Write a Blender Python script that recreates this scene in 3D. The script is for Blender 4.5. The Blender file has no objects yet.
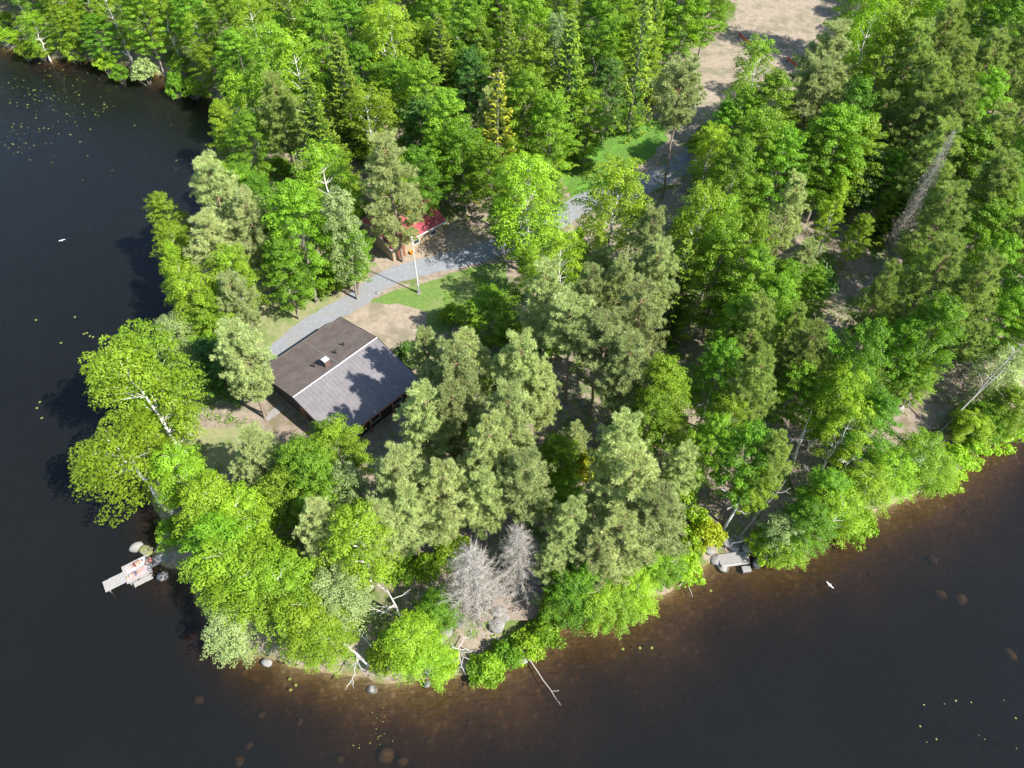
import bpy, bmesh, math, random
import numpy as np
from mathutils import Vector, Matrix
R = math.radians
random.seed(7)
sc = bpy.context.scene
col = sc.collection

# ------------------------------------------------------------------ camera model
CH, CF, CT = 72.0, 779.0, R(51.3)
def at(u, v, z=0.0):
    a = (u-512)/CF; b = (v-384)/CF
    d = (a, math.cos(CT)-b*math.sin(CT), -math.sin(CT)-b*math.cos(CT))
    t = (z-CH)/d[2]
    return Vector((t*d[0], t*d[1], z))
def px(p):
    z = p[2]-CH
    f = p[1]*math.cos(CT)-z*math.sin(CT); up = p[1]*math.sin(CT)+z*math.cos(CT)
    return 512+CF*p[0]/f, 384-CF*up/f

# ------------------------------------------------------------------ tagging
def tag(o, label=None, cat=None, group=None, kind=None):
    if label: o['label'] = label
    if cat: o['category'] = cat
    if group: o['group'] = group
    if kind: o['kind'] = kind
    return o
def empty(name, loc, rz=0):
    o = bpy.data.objects.new(name, None); col.objects.link(o)
    o.location = loc; o.rotation_euler = (0, 0, rz); o.empty_display_size = .3
    return o
def link_mesh(name, me, parent=None, mat=None, loc=None):
    o = bpy.data.objects.new(name, me); col.objects.link(o)
    if mat is not None and len(me.materials) == 0: me.materials.append(mat)
    if parent: o.parent = parent
    if loc is not None: o.location = loc
    return o

# ------------------------------------------------------------------ materials
def newmat(name):
    m = bpy.data.materials.new(name); m.use_nodes = True
    nt = m.node_tree
    b = nt.nodes['Principled BSDF']
    return m, nt, b
def N(nt, t, **kw):
    n = nt.nodes.new(t)
    for k, v in kw.items():
        if k in n.inputs.keys(): n.inputs[k].default_value = v
        else: setattr(n, k, v)
    return n
def mixc(nt, f, a, b):
    n = nt.nodes.new('ShaderNodeMix'); n.data_type = 'RGBA'
    for s, x in ((0, f), (6, a), (7, b)):
        if isinstance(x, bpy.types.NodeSocket): nt.links.new(x, n.inputs[s])
        elif s == 0: n.inputs[0].default_value = x
        else: n.inputs[s].default_value = (*x[:3], 1)
    return n.outputs[2]
def ramp(nt, src, pts):
    n = nt.nodes.new('ShaderNodeValToRGB')
    nt.links.new(src, n.inputs[0])
    while len(n.color_ramp.elements) < len(pts): n.color_ramp.elements.new(.5)
    for e, (p, c) in zip(n.color_ramp.elements, pts):
        e.position = p; e.color = (c[0], c[1], c[2], 1) if not isinstance(c, (int, float)) else (c, c, c, 1)
    return n.outputs[0]
def noise(nt, scale, detail=4, rough=.6, obj=False, vec=None):
    n = N(nt, 'ShaderNodeTexNoise', Scale=scale, Detail=detail, Roughness=rough)
    if vec is None:
        tc = nt.nodes.new('ShaderNodeTexCoord'); vec = tc.outputs['Object']
    nt.links.new(vec, n.inputs['Vector'])
    return n.outputs['Fac']
def bump(nt, b, src, strength=.5, dist=.05):
    n = N(nt, 'ShaderNodeBump', Strength=strength, Distance=dist)
    nt.links.new(src, n.inputs['Height']); nt.links.new(n.outputs[0], b.inputs['Normal'])

def solid(name, c, rough=.7, var=.25, scale=3, metal=0, bmp=.2):
    m, nt, b = newmat(name)
    f = noise(nt, scale)
    c2 = tuple(x*(1-var) for x in c); c3 = tuple(min(1, x*(1+var)) for x in c)
    nt.links.new(mixc(nt, f, c2, c3), b.inputs['Base Color'])
    b.inputs['Roughness'].default_value = rough; b.inputs['Metallic'].default_value = metal
    if bmp: bump(nt, b, noise(nt, scale*6), bmp, .02)
    return m

def leafmat(name, dark, lite, trans=.3, hv=.035, spec=.35, rough=.5):
    """foliage: two leaf colours mixed per clump (attribute), slight per-tree hue/value variation, translucency"""
    m, nt, b = newmat(name)
    at_ = N(nt, 'ShaderNodeAttribute', attribute_name='tint')
    c = mixc(nt, at_.outputs['Fac'], dark, lite)
    oi = nt.nodes.new('ShaderNodeObjectInfo')
    hs = nt.nodes.new('ShaderNodeHueSaturation')
    mr = N(nt, 'ShaderNodeMapRange'); nt.links.new(oi.outputs['Random'], mr.inputs[0])
    mr.inputs[3].default_value = .5-hv; mr.inputs[4].default_value = .5+hv*.15
    nt.links.new(mr.outputs[0], hs.inputs['Hue'])
    ml = N(nt, 'ShaderNodeMath', operation='MULTIPLY'); nt.links.new(oi.outputs['Random'], ml.inputs[0]); ml.inputs[1].default_value = 7.31
    fr = N(nt, 'ShaderNodeMath', operation='FRACT'); nt.links.new(ml.outputs[0], fr.inputs[0])
    m2 = N(nt, 'ShaderNodeMapRange'); nt.links.new(fr.outputs[0], m2.inputs[0])
    m2.inputs[3].default_value = .78; m2.inputs[4].default_value = 1.22
    nt.links.new(m2.outputs[0], hs.inputs['Value'])
    nt.links.new(c, hs.inputs['Color'])
    nt.links.new(hs.outputs[0], b.inputs['Base Color'])
    b.inputs['Roughness'].default_value = rough
    b.inputs['Specular IOR Level'].default_value = spec
    tr = nt.nodes.new('ShaderNodeBsdfTranslucent')
    g = N(nt, 'ShaderNodeHueSaturation', Saturation=1.15, Value=1.35)
    nt.links.new(hs.outputs[0], g.inputs['Color']); nt.links.new(g.outputs[0], tr.inputs[0])
    mx = nt.nodes.new('ShaderNodeMixShader'); mx.inputs[0].default_value = trans
    nt.links.new(b.outputs[0], mx.inputs[1]); nt.links.new(tr.outputs[0], mx.inputs[2])
    nt.links.new(mx.outputs[0], nt.nodes['Material Output'].inputs[0])
    return m

LM = {
 'birch':  leafmat('foliage_fresh_birch', (.135, .245, .010), (.295, .490, .030), .42, .018),
 'broad':  leafmat('foliage_mid_green',   (.078, .180, .010), (.200, .400, .026), .42),
 'vivid':  leafmat('foliage_vivid_green', (.095, .210, .008), (.215, .410, .022), .42, .012),
 'silver': leafmat('foliage_silver_green',(.150, .230, .070), (.300, .400, .145), .3, .02),
 'pine':   leafmat('needles_grey_green',  (.220, .280, .098), (.480, .555, .220), .38, .012, .4),
 'olive':  leafmat('needles_olive',       (.155, .235, .045), (.340, .440, .115), .38, .012, .4),
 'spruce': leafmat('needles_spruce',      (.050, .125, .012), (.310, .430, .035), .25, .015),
 'gold':   leafmat('needles_golden',      (.075, .120, .010), (.540, .550, .045), .3, .01),
 'dark':   leafmat('foliage_dark_green',  (.030, .095, .012), (.080, .190, .026), .25, .02),
 'lime':   leafmat('foliage_lime',        (.190, .310, .010), (.380, .500, .030), .4),
}
def barkmat(name, lo, hi, band=None, zsplit=None):
    m, nt, b = newmat(name)
    tc = nt.nodes.new('ShaderNodeTexCoord')
    f = noise(nt, 4, 5, .7)
    c = mixc(nt, f, lo, hi)
    if band:
        mp = N(nt, 'ShaderNodeMapping'); mp.inputs['Scale'].default_value = (1.5, 1.5, 7)
        nt.links.new(tc.outputs['Object'], mp.inputs[0])
        n2 = noise(nt, 1.0, 3, .6, vec=mp.outputs[0])
        c = mixc(nt, ramp(nt, n2, [(.60, 0.), (.66, 1.)]), c, band)
    if zsplit:
        sx = nt.nodes.new('ShaderNodeSeparateXYZ'); nt.links.new(tc.outputs['Object'], sx.inputs[0])
        mr = N(nt, 'ShaderNodeMapRange'); nt.links.new(sx.outputs[2], mr.inputs[0])
        mr.inputs[1].default_value = zsplit[0]; mr.inputs[2].default_value = zsplit[1]
        c = mixc(nt, mr.outputs[0], c, zsplit[2])
    nt.links.new(c, b.inputs['Base Color']); b.inputs['Roughness'].default_value = .85
    bump(nt, b, noise(nt, 18), .6, .03)
    return m
BK = {
 'birch': barkmat('bark_birch', (.50, .48, .43), (.68, .66, .60), (.06, .05, .045)),
 'grey':  barkmat('bark_grey', (.16, .14, .11), (.30, .27, .23)),
 'pine':  barkmat('bark_pine', (.17, .13, .10), (.28, .22, .17), None, (8, 14, (.27, .16, .10))),
 'dead':  barkmat('bark_dead', (.20, .185, .17), (.32, .30, .28)),
 'white': barkmat('bark_bleached', (.36, .345, .325), (.52, .50, .47)),
}

# ------------------------------------------------------------------ mesh helpers
rng = np.random.default_rng(11)
def mesh_from(name, V, Fq, n=4, tint=None):
    me = bpy.data.meshes.new(name)
    V = np.asarray(V, np.float32); Fq = np.asarray(Fq, np.int32).reshape(-1, n)
    me.vertices.add(len(V)); me.vertices.foreach_set('co', V.ravel())
    me.loops.add(Fq.size); me.loops.foreach_set('vertex_index', Fq.ravel())
    me.polygons.add(len(Fq)); me.polygons.foreach_set('loop_start', np.arange(0, Fq.size, n, dtype=np.int32))
    if tint is not None:
        a = me.attributes.new('tint', 'FLOAT', 'POINT'); a.data.foreach_set('value', np.asarray(tint, np.float32))
    me.update(calc_edges=True)
    return me
def unit(a): return a/np.maximum(np.linalg.norm(a, axis=-1, keepdims=True), 1e-6)
def cards(C, Nn, L, W, T=None):
    n = len(C); Nn = unit(Nn)
    if T is None: T = rng.normal(size=(n, 3))
    T = unit(T-(T*Nn).sum(1, keepdims=True)*Nn); B = np.cross(Nn, T)
    L = np.broadcast_to(L, (n,))[:, None]; W = np.broadcast_to(W, (n,))[:, None]
    P = np.stack([C-T*L*.5, C-B*W*.5+T*L*.05, C+T*L*.5, C+B*W*.5+T*L*.05], 1).reshape(-1, 3)
    return P
def blades(C, D, L, W):
    """narrow triangles from C along D"""
    n = len(C); D = unit(D); S = unit(np.cross(D, rng.normal(size=(n, 3))))
    L = np.broadcast_to(L, (n,))[:, None]; W = np.broadcast_to(W, (n,))[:, None]
    return np.stack([C-S*W*.5, C+S*W*.5, C+D*L], 1).reshape(-1, 3)

class Tubes:
    def __init__(s): s.V = []; s.F = []; s.n = 0
    def add(s, pts, rad, k=7):
        pts = [Vector(p) for p in pts]; m = len(pts)
        for i, p in enumerate(pts):
            t = (pts[min(i+1, m-1)]-pts[max(i-1, 0)]).normalized()
            a = t.cross(Vector((0, 0, 1)) if abs(t.z) < .9 else Vector((1, 0, 0))).normalized(); b = t.cross(a)
            r = rad[i] if hasattr(rad, '__len__') else rad
            for j in range(k):
                w = 2*math.pi*j/k; s.V.append(p+(a*math.cos(w)+b*math.sin(w))*r)
        for i in range(m-1):
            for j in range(k):
                s.F.append((s.n+i*k+j, s.n+i*k+(j+1) % k, s.n+(i+1)*k+(j+1) % k, s.n+(i+1)*k+j))
        s.n += m*k
    def mesh(s, name):
        me = mesh_from(name, [tuple(v) for v in s.V], s.F)
        me.polygons.foreach_set('use_smooth', [True]*len(me.polygons))
        return me
def bent(p0, p1, n=5, wob=.15):
    p0 = Vector(p0); p1 = Vector(p1); L = (p1-p0).length; out = []
    for i in range(n+1):
        t = i/n; q = p0.lerp(p1, t)
        if 0 < i: q += Vector([random.uniform(-1, 1)*wob*L*.1 for _ in range(3)])*math.sin(math.pi*min(1, t*.9))
        out.append(q)
    return out
def taper(r0, r1, n): return [r0+(r1-r0)*i/n for i in range(n+1)]

# ---- tree prototypes. reference size: deciduous/pine/spruce 18 m high, radius 4
def proto_broad(seed, H=18., Rr=4., zlo=.22, nl=85, leaves=150, style='round', leaf=.36, gap=0.):
    global rng; rng = np.random.default_rng(seed); random.seed(seed)
    tb = Tubes()
    top = Vector((random.uniform(-.5, .5), random.uniform(-.5, .5), H*.93))
    tp = bent((0, 0, -.4), top, 9, .22); tb.add(tp, taper(.24, .03, 9), 8)
    Cs = []; 
    for i in range(nl):
        t = (i+.5)/nl; t = t**(.85)                      # 0 low .. 1 top
        if style == 'round': prof = math.sin(math.pi*min(1, .18+.79*t))**.8
        elif style == 'cone': prof = (1-t)**.65*(min(1, .45+t*2.5))
        else: prof = (math.sin(math.pi*(.10+.84*t))**.6)*.85
        ph = i*2.39996+random.uniform(-.3, .3)
        rr = Rr*prof*math.sqrt(random.uniform(.30, 1.0))*random.uniform(.88, 1.12)
        z = H*(zlo+(1-zlo)*t*.97)
        if gap and t < .85:
            da = abs((ph+math.pi/2+math.pi) % (2*math.pi)-math.pi)
            if da < gap or rr < Rr*.28: continue
        Cs.append((rr*math.cos(ph), rr*math.sin(ph), z))
    Cs = np.array(Cs); nl = len(Cs)
    ax = unit(np.stack([Cs[:, 0], Cs[:, 1], np.full(nl, .45*Rr*.6)], 1))
    P = []; Tn = []
    nb = 0
    for i, c in enumerate(Cs):
        sz = random.uniform(.52, .98)*Rr/4.*1.0
        n = int(leaves*sz*random.uniform(.8, 1.2))
        d = unit(rng.normal(size=(n, 3))); d[:, 2] = np.abs(d[:, 2])*1.0-.25
        rad = sz*(rng.uniform(.25, 1., n)**.5)[:, None]
        q = d*rad*[1, 1, .62]
        q += ax[i]*((q*ax[i]).sum(1)*random.uniform(.8, 2.0))[:, None]       # stretch along the branch
        if style == 'droop': q[:, 2] -= (np.hypot(q[:, 0], q[:, 1])**1.3)*.55
        nn = d*.7+[0, 0, .55]+rng.normal(size=(n, 3))*.45
        P.append(cards(q+c, nn, rng.uniform(.7, 1.3, n)*leaf, rng.uniform(.7, 1.2, n)*leaf*.62))
        tv = np.clip(random.uniform(.15, .8)+rng.normal(size=n)*.11, 0, 1)
        Tn.append(np.repeat(tv, 4))
        if i % 2 == 0:
            zt = max(H*.12, c[2]-math.hypot(c[0], c[1])*.75)
            k = min(8, max(0, int((zt/H)/.93*9))); base = tp[k].lerp(tp[k+1], .5)
            rb = .24*(1-zt/H)*.42+.02
            tb.add(bent(base, Vector(c)*.96+Vector((0, 0, .04*c[2]-.2)), 4, .5), taper(rb*.7, .012, 4), 5)
    P = np.concatenate(P); Tn = np.concatenate(Tn)
    return mesh_from('crown', P, np.arange(len(P)), 4, Tn), tb.mesh('trunk')

def proto_pine(seed, H=18., Rr=3.6, zlo=.34, open_=0.):
    global rng; rng = np.random.default_rng(seed); random.seed(seed)
    tb = Tubes()
    top = Vector((random.uniform(-.4, .4), random.uniform(-.4, .4), H*.98))
    tp = bent((0, 0, -.4), top, 9, .12); tb.add(tp, taper(.22, .035, 9), 8)
    P = []; Tn = []; lev = 24
    for l in range(lev):
        t = l/(lev-1); z0 = H*(zlo+(.985-zlo)*t)
        prof = ((1-t)**.75)*(.42+.58*min(1, t*3.0))*1.25+.10
        nb = 5 if t < .8 else 4
        if random.random() < open_: nb -= 2
        for b in range(nb):
            ph = l*1.1+b*2*math.pi/nb+random.uniform(-.4, .4)
            Lb = Rr*prof*random.uniform(.62, 1.12)
            k = min(8, int(z0/H/.98*9)); o = tp[k].lerp(tp[k+1], (z0/H/.98*9-k) if k < 8 else .5)
            rise = random.uniform(.15, .5)
            dirv = Vector((math.cos(ph), math.sin(ph), rise))
            tip = o+dirv*Lb
            if l % 2 == 0 or t > .7: tb.add([o, o+dirv*Lb*.5-Vector((0, 0, .1)), tip], [.06*(1-t)+.02, .035, .012], 4)
            for s in (.35, .55, .72, .88, 1.0):
                m = 2 if s > .5 else 1
                for _ in range(m):
                    side = Vector((-math.sin(ph), math.cos(ph), 0))*random.uniform(-.42, .42)*Lb*s*.7
                    c = o+dirv*Lb*s+side+Vector((0, 0, random.uniform(-.15, .2)))
                    n = 44; d = unit(rng.normal(size=(n, 3))+[.35*math.cos(ph), .35*math.sin(ph), .55])
                    sz = random.uniform(.30, .52)
                    cc = np.array(c)+d*sz*rng.uniform(0, .35, (n, 1))*[1, 1, .7]
                    P.append(blades(cc, d*[1, 1, .8], sz*rng.uniform(.6, 1.1, n), rng.uniform(.055, .095, n)))
                    tv = np.clip(random.uniform(.2, .85)+rng.normal(size=n)*.15, 0, 1); Tn.append(np.repeat(tv, 3))
    P = np.concatenate(P); Tn = np.concatenate(Tn)
    return mesh_from('crown', P, np.arange(len(P)), 3, Tn), tb.mesh('trunk')

def proto_spruce(seed, H=18., Rr=3.0, zlo=.08, lev=34, droop=.42, dens=1.25, arms=8):
    global rng; rng = np.random.default_rng(seed); random.seed(seed)
    tb = Tubes(); tb.add([(0, 0, -.4), (0, 0, H*.5), (0, 0, H*.98)], [.24, .13, .02], 8)
    P = []; Tn = []
    for l in range(lev):
        t = (l+random.uniform(-.2, .2))/lev; z0 = H*(zlo+(1-zlo)*t)
        for b in range(arms):
            ph = l*.9+b*2*math.pi/arms+random.uniform(-.3, .3)
            Lb = (Rr*(1-t)**.85+.25)*random.uniform(.6, 1.18)
            if random.random() < .10: continue
            d2 = np.array([math.cos(ph), math.sin(ph), 0]); sd = np.array([-math.sin(ph), math.cos(ph), 0])
            n = int((26*Lb/1.6+8)*dens)
            s = rng.uniform(.15, 1, n)**.8
            z = -droop*Lb*np.sin(s*math.pi*.8)*.9+.12*Lb*s**3
            lat = rng.uniform(-1, 1, n)*(.10+.30*Lb*.35*(1-s)+.12)
            c = np.array([0, 0, z0])+d2*(Lb*s)[:, None]+sd*lat[:, None]; c[:, 2] += z-np.abs(lat)*.5
            dd = d2*.7+sd*(np.sign(lat)*.7)[:, None]+np.array([0, 0, -.35])+rng.normal(size=(n, 3))*.22
            P.append(cards(c, np.array([0, 0, 1.])+rng.normal(size=(n, 3))*.4, rng.uniform(.30, .55, n), rng.uniform(.08, .13, n), dd))
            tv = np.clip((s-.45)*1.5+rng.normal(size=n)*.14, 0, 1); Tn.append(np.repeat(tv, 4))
            if l % 2 == 0 and b % 2 == 0: tb.add([(0, 0, z0), tuple(np.array([0, 0, z0-droop*Lb*.6])+d2*Lb*.6)], [.03, .012], 4)
    P = np.concatenate(P); Tn = np.concatenate(Tn)
    return mesh_from('crown', P, np.arange(len(P)), 4, Tn), tb.mesh('trunk')

def proto_bare(seed, H=14., Rr=3.4, zlo=.10, lev=26):
    """dead conifer: grey twigs standing off a bare stem"""
    global rng; rng = np.random.default_rng(seed); random.seed(seed)
    tb = Tubes(); tb.add([(0, 0, -.4), (.1, 0, H*.5), (0, .1, H*.99)], [.2, .12, .02], 8)
    P = []; Tn = []
    for l in range(lev):
        t = l/lev; z0 = H*(zlo+(1-zlo)*t)
        for b in range(7):
            ph = l*.9+b*2*math.pi/7+random.uniform(-.4, .4); Lb = (Rr*(1-t)**.7+.3)*random.uniform(.55, 1.15)
            d2 = np.array([math.cos(ph), math.sin(ph), 0]); o = np.array([0, 0, z0])
            tip = o+d2*Lb+[0, 0, .25*Lb]
            tb.add([tuple(o), tuple(o+d2*Lb*.5-[0, 0, .05]), tuple(tip)], [.035, .022, .01], 4)
            n = int(17*Lb)
            s = rng.uniform(.2, 1, n); c = o+(tip-o)*s[:, None]
            dd = d2*.6+rng.normal(size=(n, 3))*[.6, .6, .45]
            P.append(blades(c, dd, rng.uniform(.4, .95, n), rng.uniform(.022, .045, n))); Tn.append(np.full(n*3, .5))
    P = np.concatenate(P); Tn = np.concatenate(Tn)
    return mesh_from('twigs', P, np.arange(len(P)), 3, Tn), tb.mesh('trunk')

def proto_bush(seed, H=2.6, Rr=2.0, leaf=.26, nl=26):
    global rng; rng = np.random.default_rng(seed); random.seed(seed)
    tb = Tubes(); P = []; Tn = []
    for i in range(nl):
        ph = i*2.39996; rr = Rr*math.sqrt((i+.5)/nl)*random.uniform(.75, 1.05)
        z = H*(1-.55*(rr/Rr)**2)*random.uniform(.55, .95)
        c = np.array([rr*math.cos(ph)*.85, rr*math.sin(ph)*.85, z]); sz = random.uniform(.42, .72)
        n = int(85*random.uniform(.8, 1.2)); d = unit(rng.normal(size=(n, 3))); d[:, 2] = np.abs(d[:, 2])-.3
        q = c+d*sz*(rng.uniform(.2, 1, (n, 1))**.5)*[1, 1, .8]
        nn = d*.7+[0, 0, .5]+rng.normal(size=(n, 3))*.5
        P.append(cards(q, nn, rng.uniform(.7, 1.3, n)*leaf, rng.uniform(.7, 1.2, n)*leaf*.6))
        Tn.append(np.repeat(np.clip(random.uniform(.15, .85)+rng.normal(size=n)*.15, 0, 1), 4))
        if i % 3 == 0: tb.add(bent((random.uniform(-.2, .2), random.uniform(-.2, .2), -.3), c, 3, .6), taper(.06, .015, 3), 5)
    P = np.concatenate(P); Tn = np.concatenate(Tn)
    return mesh_from('foliage', P, np.arange(len(P)), 4, Tn), tb.mesh('stems')

PR = {
 'cone':  [proto_broad(100+i, style='cone', nl=100, leaves=190, leaf=.27) for i in range(3)],
 'round': [proto_broad(120+i, style='round', nl=105, leaves=210, leaf=.28) for i in range(4)],
 'droop': [proto_broad(140+i, style='droop', nl=105, leaves=200, leaf=.25, gap=(.0, .55, .35)[i]) for i in range(3)],
 'lean':  [proto_broad(150, style='droop', nl=120, leaves=170, leaf=.25, gap=.75)],
 'pine':  [proto_pine(160+i, open_=.12*i) for i in range(5)],
 'full':  [proto_pine(175, zlo=.20, Rr=3.9)],
 'high':  [proto_pine(180+i, zlo=.58, open_=.2) for i in range(3)],
 'spruce':[proto_spruce(200+i) for i in range(4)],
 'hang':  [proto_spruce(220, droop=.9, Rr=2.6, dens=1.2, arms=6)],
 'gold':  [proto_spruce(230, droop=.5, Rr=3.2, arms=6, lev=26, dens=.95)],
 'bare':  [proto_bare(240+i) for i in range(2)],
 'bush':  [proto_bush(260+i) for i in range(4)],
}
REFH = dict(cone=18, round=18, droop=18, lean=18, pine=18, full=18, high=18, spruce=18, hang=18, gold=18, bare=14, bush=2.6)
REFR = dict(cone=4.2, round=4.4, droop=4.2, lean=4.2, pine=3.7, full=4.0, high=3.7, spruce=3.2, hang=2.8, gold=3.4, bare=3.6, bush=2.1)
for ms in PR.values():
    for c, t in ms:
        c.materials.append(None); t.materials.append(None)
TW = solid('dead_twigs', (.30, .275, .235), .9, .15, 2, bmp=0)

# ------------------------------------------------------------------ shoreline and terrain
SHORE = [(-260, 30), (-120, 45), (-40, 44), (0, 46), (50, 58), (100, 62), (140, 70), (175, 80), (205, 92), (222, 112), (232, 140), (230, 170),
         (212, 200), (190, 235), (186, 262), (192, 300), (196, 335), (186, 365), (168, 395), (152, 425), (146, 455), (150, 485),
         (158, 510), (160, 535), (152, 556), (170, 566), (188, 575), (196, 592), (205, 615), (220, 636), (238, 652), (262, 662), (300, 670), (340, 676),
         (385, 682), (425, 684), (452, 676), (480, 668), (505, 664), (522, 652), (545, 636), (562, 622), (600, 616), (635, 606),
         (665, 590), (690, 572), (712, 558), (745, 554), (775, 552), (800, 543), (830, 528), (865, 516), (900, 500), (930, 486),
         (962, 470), (980, 448), (1000, 432), (1030, 418), (1080, 385), (1150, 330), (1250, 260), (1400, 180)]
SP = [at(u, v)[:2] for u, v in SHORE]
POLY = np.array(SP+[(400, 500), (-900, 500), (-900, 140)])
def sdist(X, Y):
    """signed distance to the shoreline polygon, positive on land"""
    X = np.asarray(X, float); Y = np.asarray(Y, float)
    A = POLY; B = np.roll(POLY, -1, 0)
    d = np.full(X.shape, 1e9); ins = np.zeros(X.shape, bool)
    for (ax, ay), (bx, by) in zip(A, B):
        ex, ey = bx-ax, by-ay
        t = np.clip(((X-ax)*ex+(Y-ay)*ey)/(ex*ex+ey*ey), 0, 1)
        d = np.minimum(d, np.hypot(X-ax-t*ex, Y-ay-t*ey))
        c = ((ay > Y) != (by > Y)) & (X < ex*(Y-ay)/(ey if abs(ey) > 1e-9 else 1e-9)+ax)
        ins ^= c
    return np.where(ins, d, -d)
def snoise(X, Y, s, seed=0):
    r = np.random.default_rng(seed); o = np.zeros_like(X)
    for k in range(5):
        a = r.uniform(0, 6.28); f = s*(1.0+.45*k); p = r.uniform(0, 6.28)
        o += np.sin((X*np.cos(a)+Y*np.sin(a))*f+p+1.3*np.sin((X*np.sin(a)-Y*np.cos(a))*f*.7+p*2))
    return o/5
G0 = 1.5
def height(X, Y):
    X = np.asarray(X, float); Y = np.asarray(Y, float)
    d = sdist(X, Y)+snoise(X, Y, .55, 3)*.7+snoise(X, Y, 1.7, 4)*.25
    land = G0*(1-np.exp(-np.maximum(d, 0)/2.6))
    land = np.where(d > 9, G0, land*(1)+(G0-G0*(1-math.exp(-9/2.6)))*np.clip(d/9, 0, 1))
    slope = .45-.27/(1+np.exp(-(X+20-(Y-25)*.0+4*np.sin(Y*.13))/3.5)); slope = np.where((Y > 88) & (X < -20), .30, slope)
    bed = -np.minimum(np.maximum(-d, 0)*slope, 4.5)*(1+.18*snoise(X, Y, .35, 9))-.05
    return np.where(d > 0, land, bed-.15*np.clip(-d/.6, 0, 1))
def hz(x, y): return float(height(np.array([x]), np.array([y]))[0])

xs = np.concatenate([[-2500, -1200, -600, -300, -200], np.arange(-130, 130.1, .8), [200, 300, 600, 1200, 2500]])
ys = np.concatenate([[-1500, -600, -200, -60], np.arange(0, 176, .8), [185, 200, 230, 300, 450, 900, 1800, 3500]])
GX, GY = np.meshgrid(xs, ys)
GZ = height(GX, GY)
GZ = np.where(GY > 240, GZ*0+G0, GZ)
nx, ny = len(xs), len(ys)
V = np.stack([GX.ravel(), GY.ravel(), GZ.ravel()], 1)
i0 = (np.arange(ny-1)[:, None]*nx+np.arange(nx-1)[None]).ravel()
Fc = np.stack([i0, i0+1, i0+1+nx, i0+nx], 1)
gm = mesh_from('ground', V, Fc)
gm.polygons.foreach_set('use_smooth', [True]*len(gm.polygons))
m, nt, b = newmat('forest_floor')
tc = nt.nodes.new('ShaderNodeTexCoord')
n1 = noise(nt, .22, 6, .65); n2 = noise(nt, 1.6, 6, .7); n3 = noise(nt, 5, 4, .7)
c1 = mixc(nt, ramp(nt, n2, [(.35, 0.), (.65, 1.)]), (.17, .135, .10), (.30, .245, .19))
c2 = mixc(nt, n3, (.060, .095, .018), (.14, .18, .045))
c = mixc(nt, ramp(nt, n1, [(.50, 0.), (.58, 1.)]), c1, c2)
sx = nt.nodes.new('ShaderNodeSeparateXYZ'); nt.links.new(tc.outputs['Object'], sx.inputs[0])
mr = N(nt, 'ShaderNodeMapRange'); nt.links.new(sx.outputs[2], mr.inputs[0]); mr.inputs[1].default_value = -.1; mr.inputs[2].default_value = .25
bedc = mixc(nt, ramp(nt, n2, [(.35, 0.), (.7, 1.)]), (.13, .095, .035), (.25, .185, .075))
vor = N(nt, 'ShaderNodeTexVoronoi', Scale=1.1); nt.links.new(tc.outputs['Object'], vor.inputs['Vector'])
bedc = mixc(nt, ramp(nt, vor.outputs['Distance'], [(.18, .45), (.34, 0.)]), bedc, (.42, .34, .22))
c = mixc(nt, mr.outputs[0], bedc, c)
nt.links.new(c, b.inputs['Base Color']); b.inputs['Roughness'].default_value = .95
bump(nt, b, noise(nt, 3, 6, .75), .9, .12)
gm.materials.append(m)
ground = link_mesh('ground', gm); tag(ground, kind='structure')

# lake: a closed body of tea-coloured water
def box_bm(bm, x0, x1, y0, y1, z0, z1):
    vs = [bm.verts.new(p) for p in ((x0, y0, z0), (x1, y0, z0), (x1, y1, z0), (x0, y1, z0), (x0, y0, z1), (x1, y0, z1), (x1, y1, z1), (x0, y1, z1))]
    for f in ((3, 2, 1, 0), (4, 5, 6, 7), (0, 1, 5, 4), (1, 2, 6, 5), (2, 3, 7, 6), (3, 0, 4, 7)): bm.faces.new([vs[i] for i in f])
    return vs
bm = bmesh.new(); box_bm(bm, -2400, 2400, -1400, 3400, -9, 0)
wm = bpy.data.meshes.new('water'); bm.to_mesh(wm); bm.free()
m, nt, b = newmat('lake_water')
nt.nodes.remove(b); out = nt.nodes['Material Output']
tcw = nt.nodes.new('ShaderNodeTexCoord')
mp = N(nt, 'ShaderNodeMapping'); mp.inputs['Rotation'].default_value = (0, 0, R(25)); mp.inputs['Scale'].default_value = (.55, 1.9, 1)
nt.links.new(tcw.outputs['Object'], mp.inputs[0])
nw = noise(nt, 1.6, 4, .6, vec=mp.outputs[0])
bp = N(nt, 'ShaderNodeBump', Strength=.9, Distance=.06); nt.links.new(nw, bp.inputs['Height'])
gl = N(nt, 'ShaderNodeBsdfGlossy', Roughness=.10); nt.links.new(bp.outputs[0], gl.inputs['Normal'])
tp_ = N(nt, 'ShaderNodeBsdfTransparent'); tp_.inputs[0].default_value = (.93, .93, .93, 1)
df = N(nt, 'ShaderNodeBsdfDiffuse'); 
nbig = noise(nt, .045, 4, .6)
nt.links.new(mixc(nt, nbig, (.11, .13, .12), (.23, .25, .235)), df.inputs[0]); nt.links.new(bp.outputs[0], df.inputs['Normal'])
m1 = nt.nodes.new('ShaderNodeMixShader'); m1.inputs[0].default_value = .040
nt.links.new(tp_.outputs[0], m1.inputs[1]); nt.links.new(df.outputs[0], m1.inputs[2])
fr = N(nt, 'ShaderNodeFresnel', IOR=1.33); nt.links.new(bp.outputs[0], fr.inputs['Normal'])
m2 = nt.nodes.new('ShaderNodeMixShader'); nt.links.new(fr.outputs[0], m2.inputs[0])
nt.links.new(m1.outputs[0], m2.inputs[1]); nt.links.new(gl.outputs[0], m2.inputs[2]); nt.links.new(m2.outputs[0], out.inputs['Surface'])
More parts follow.
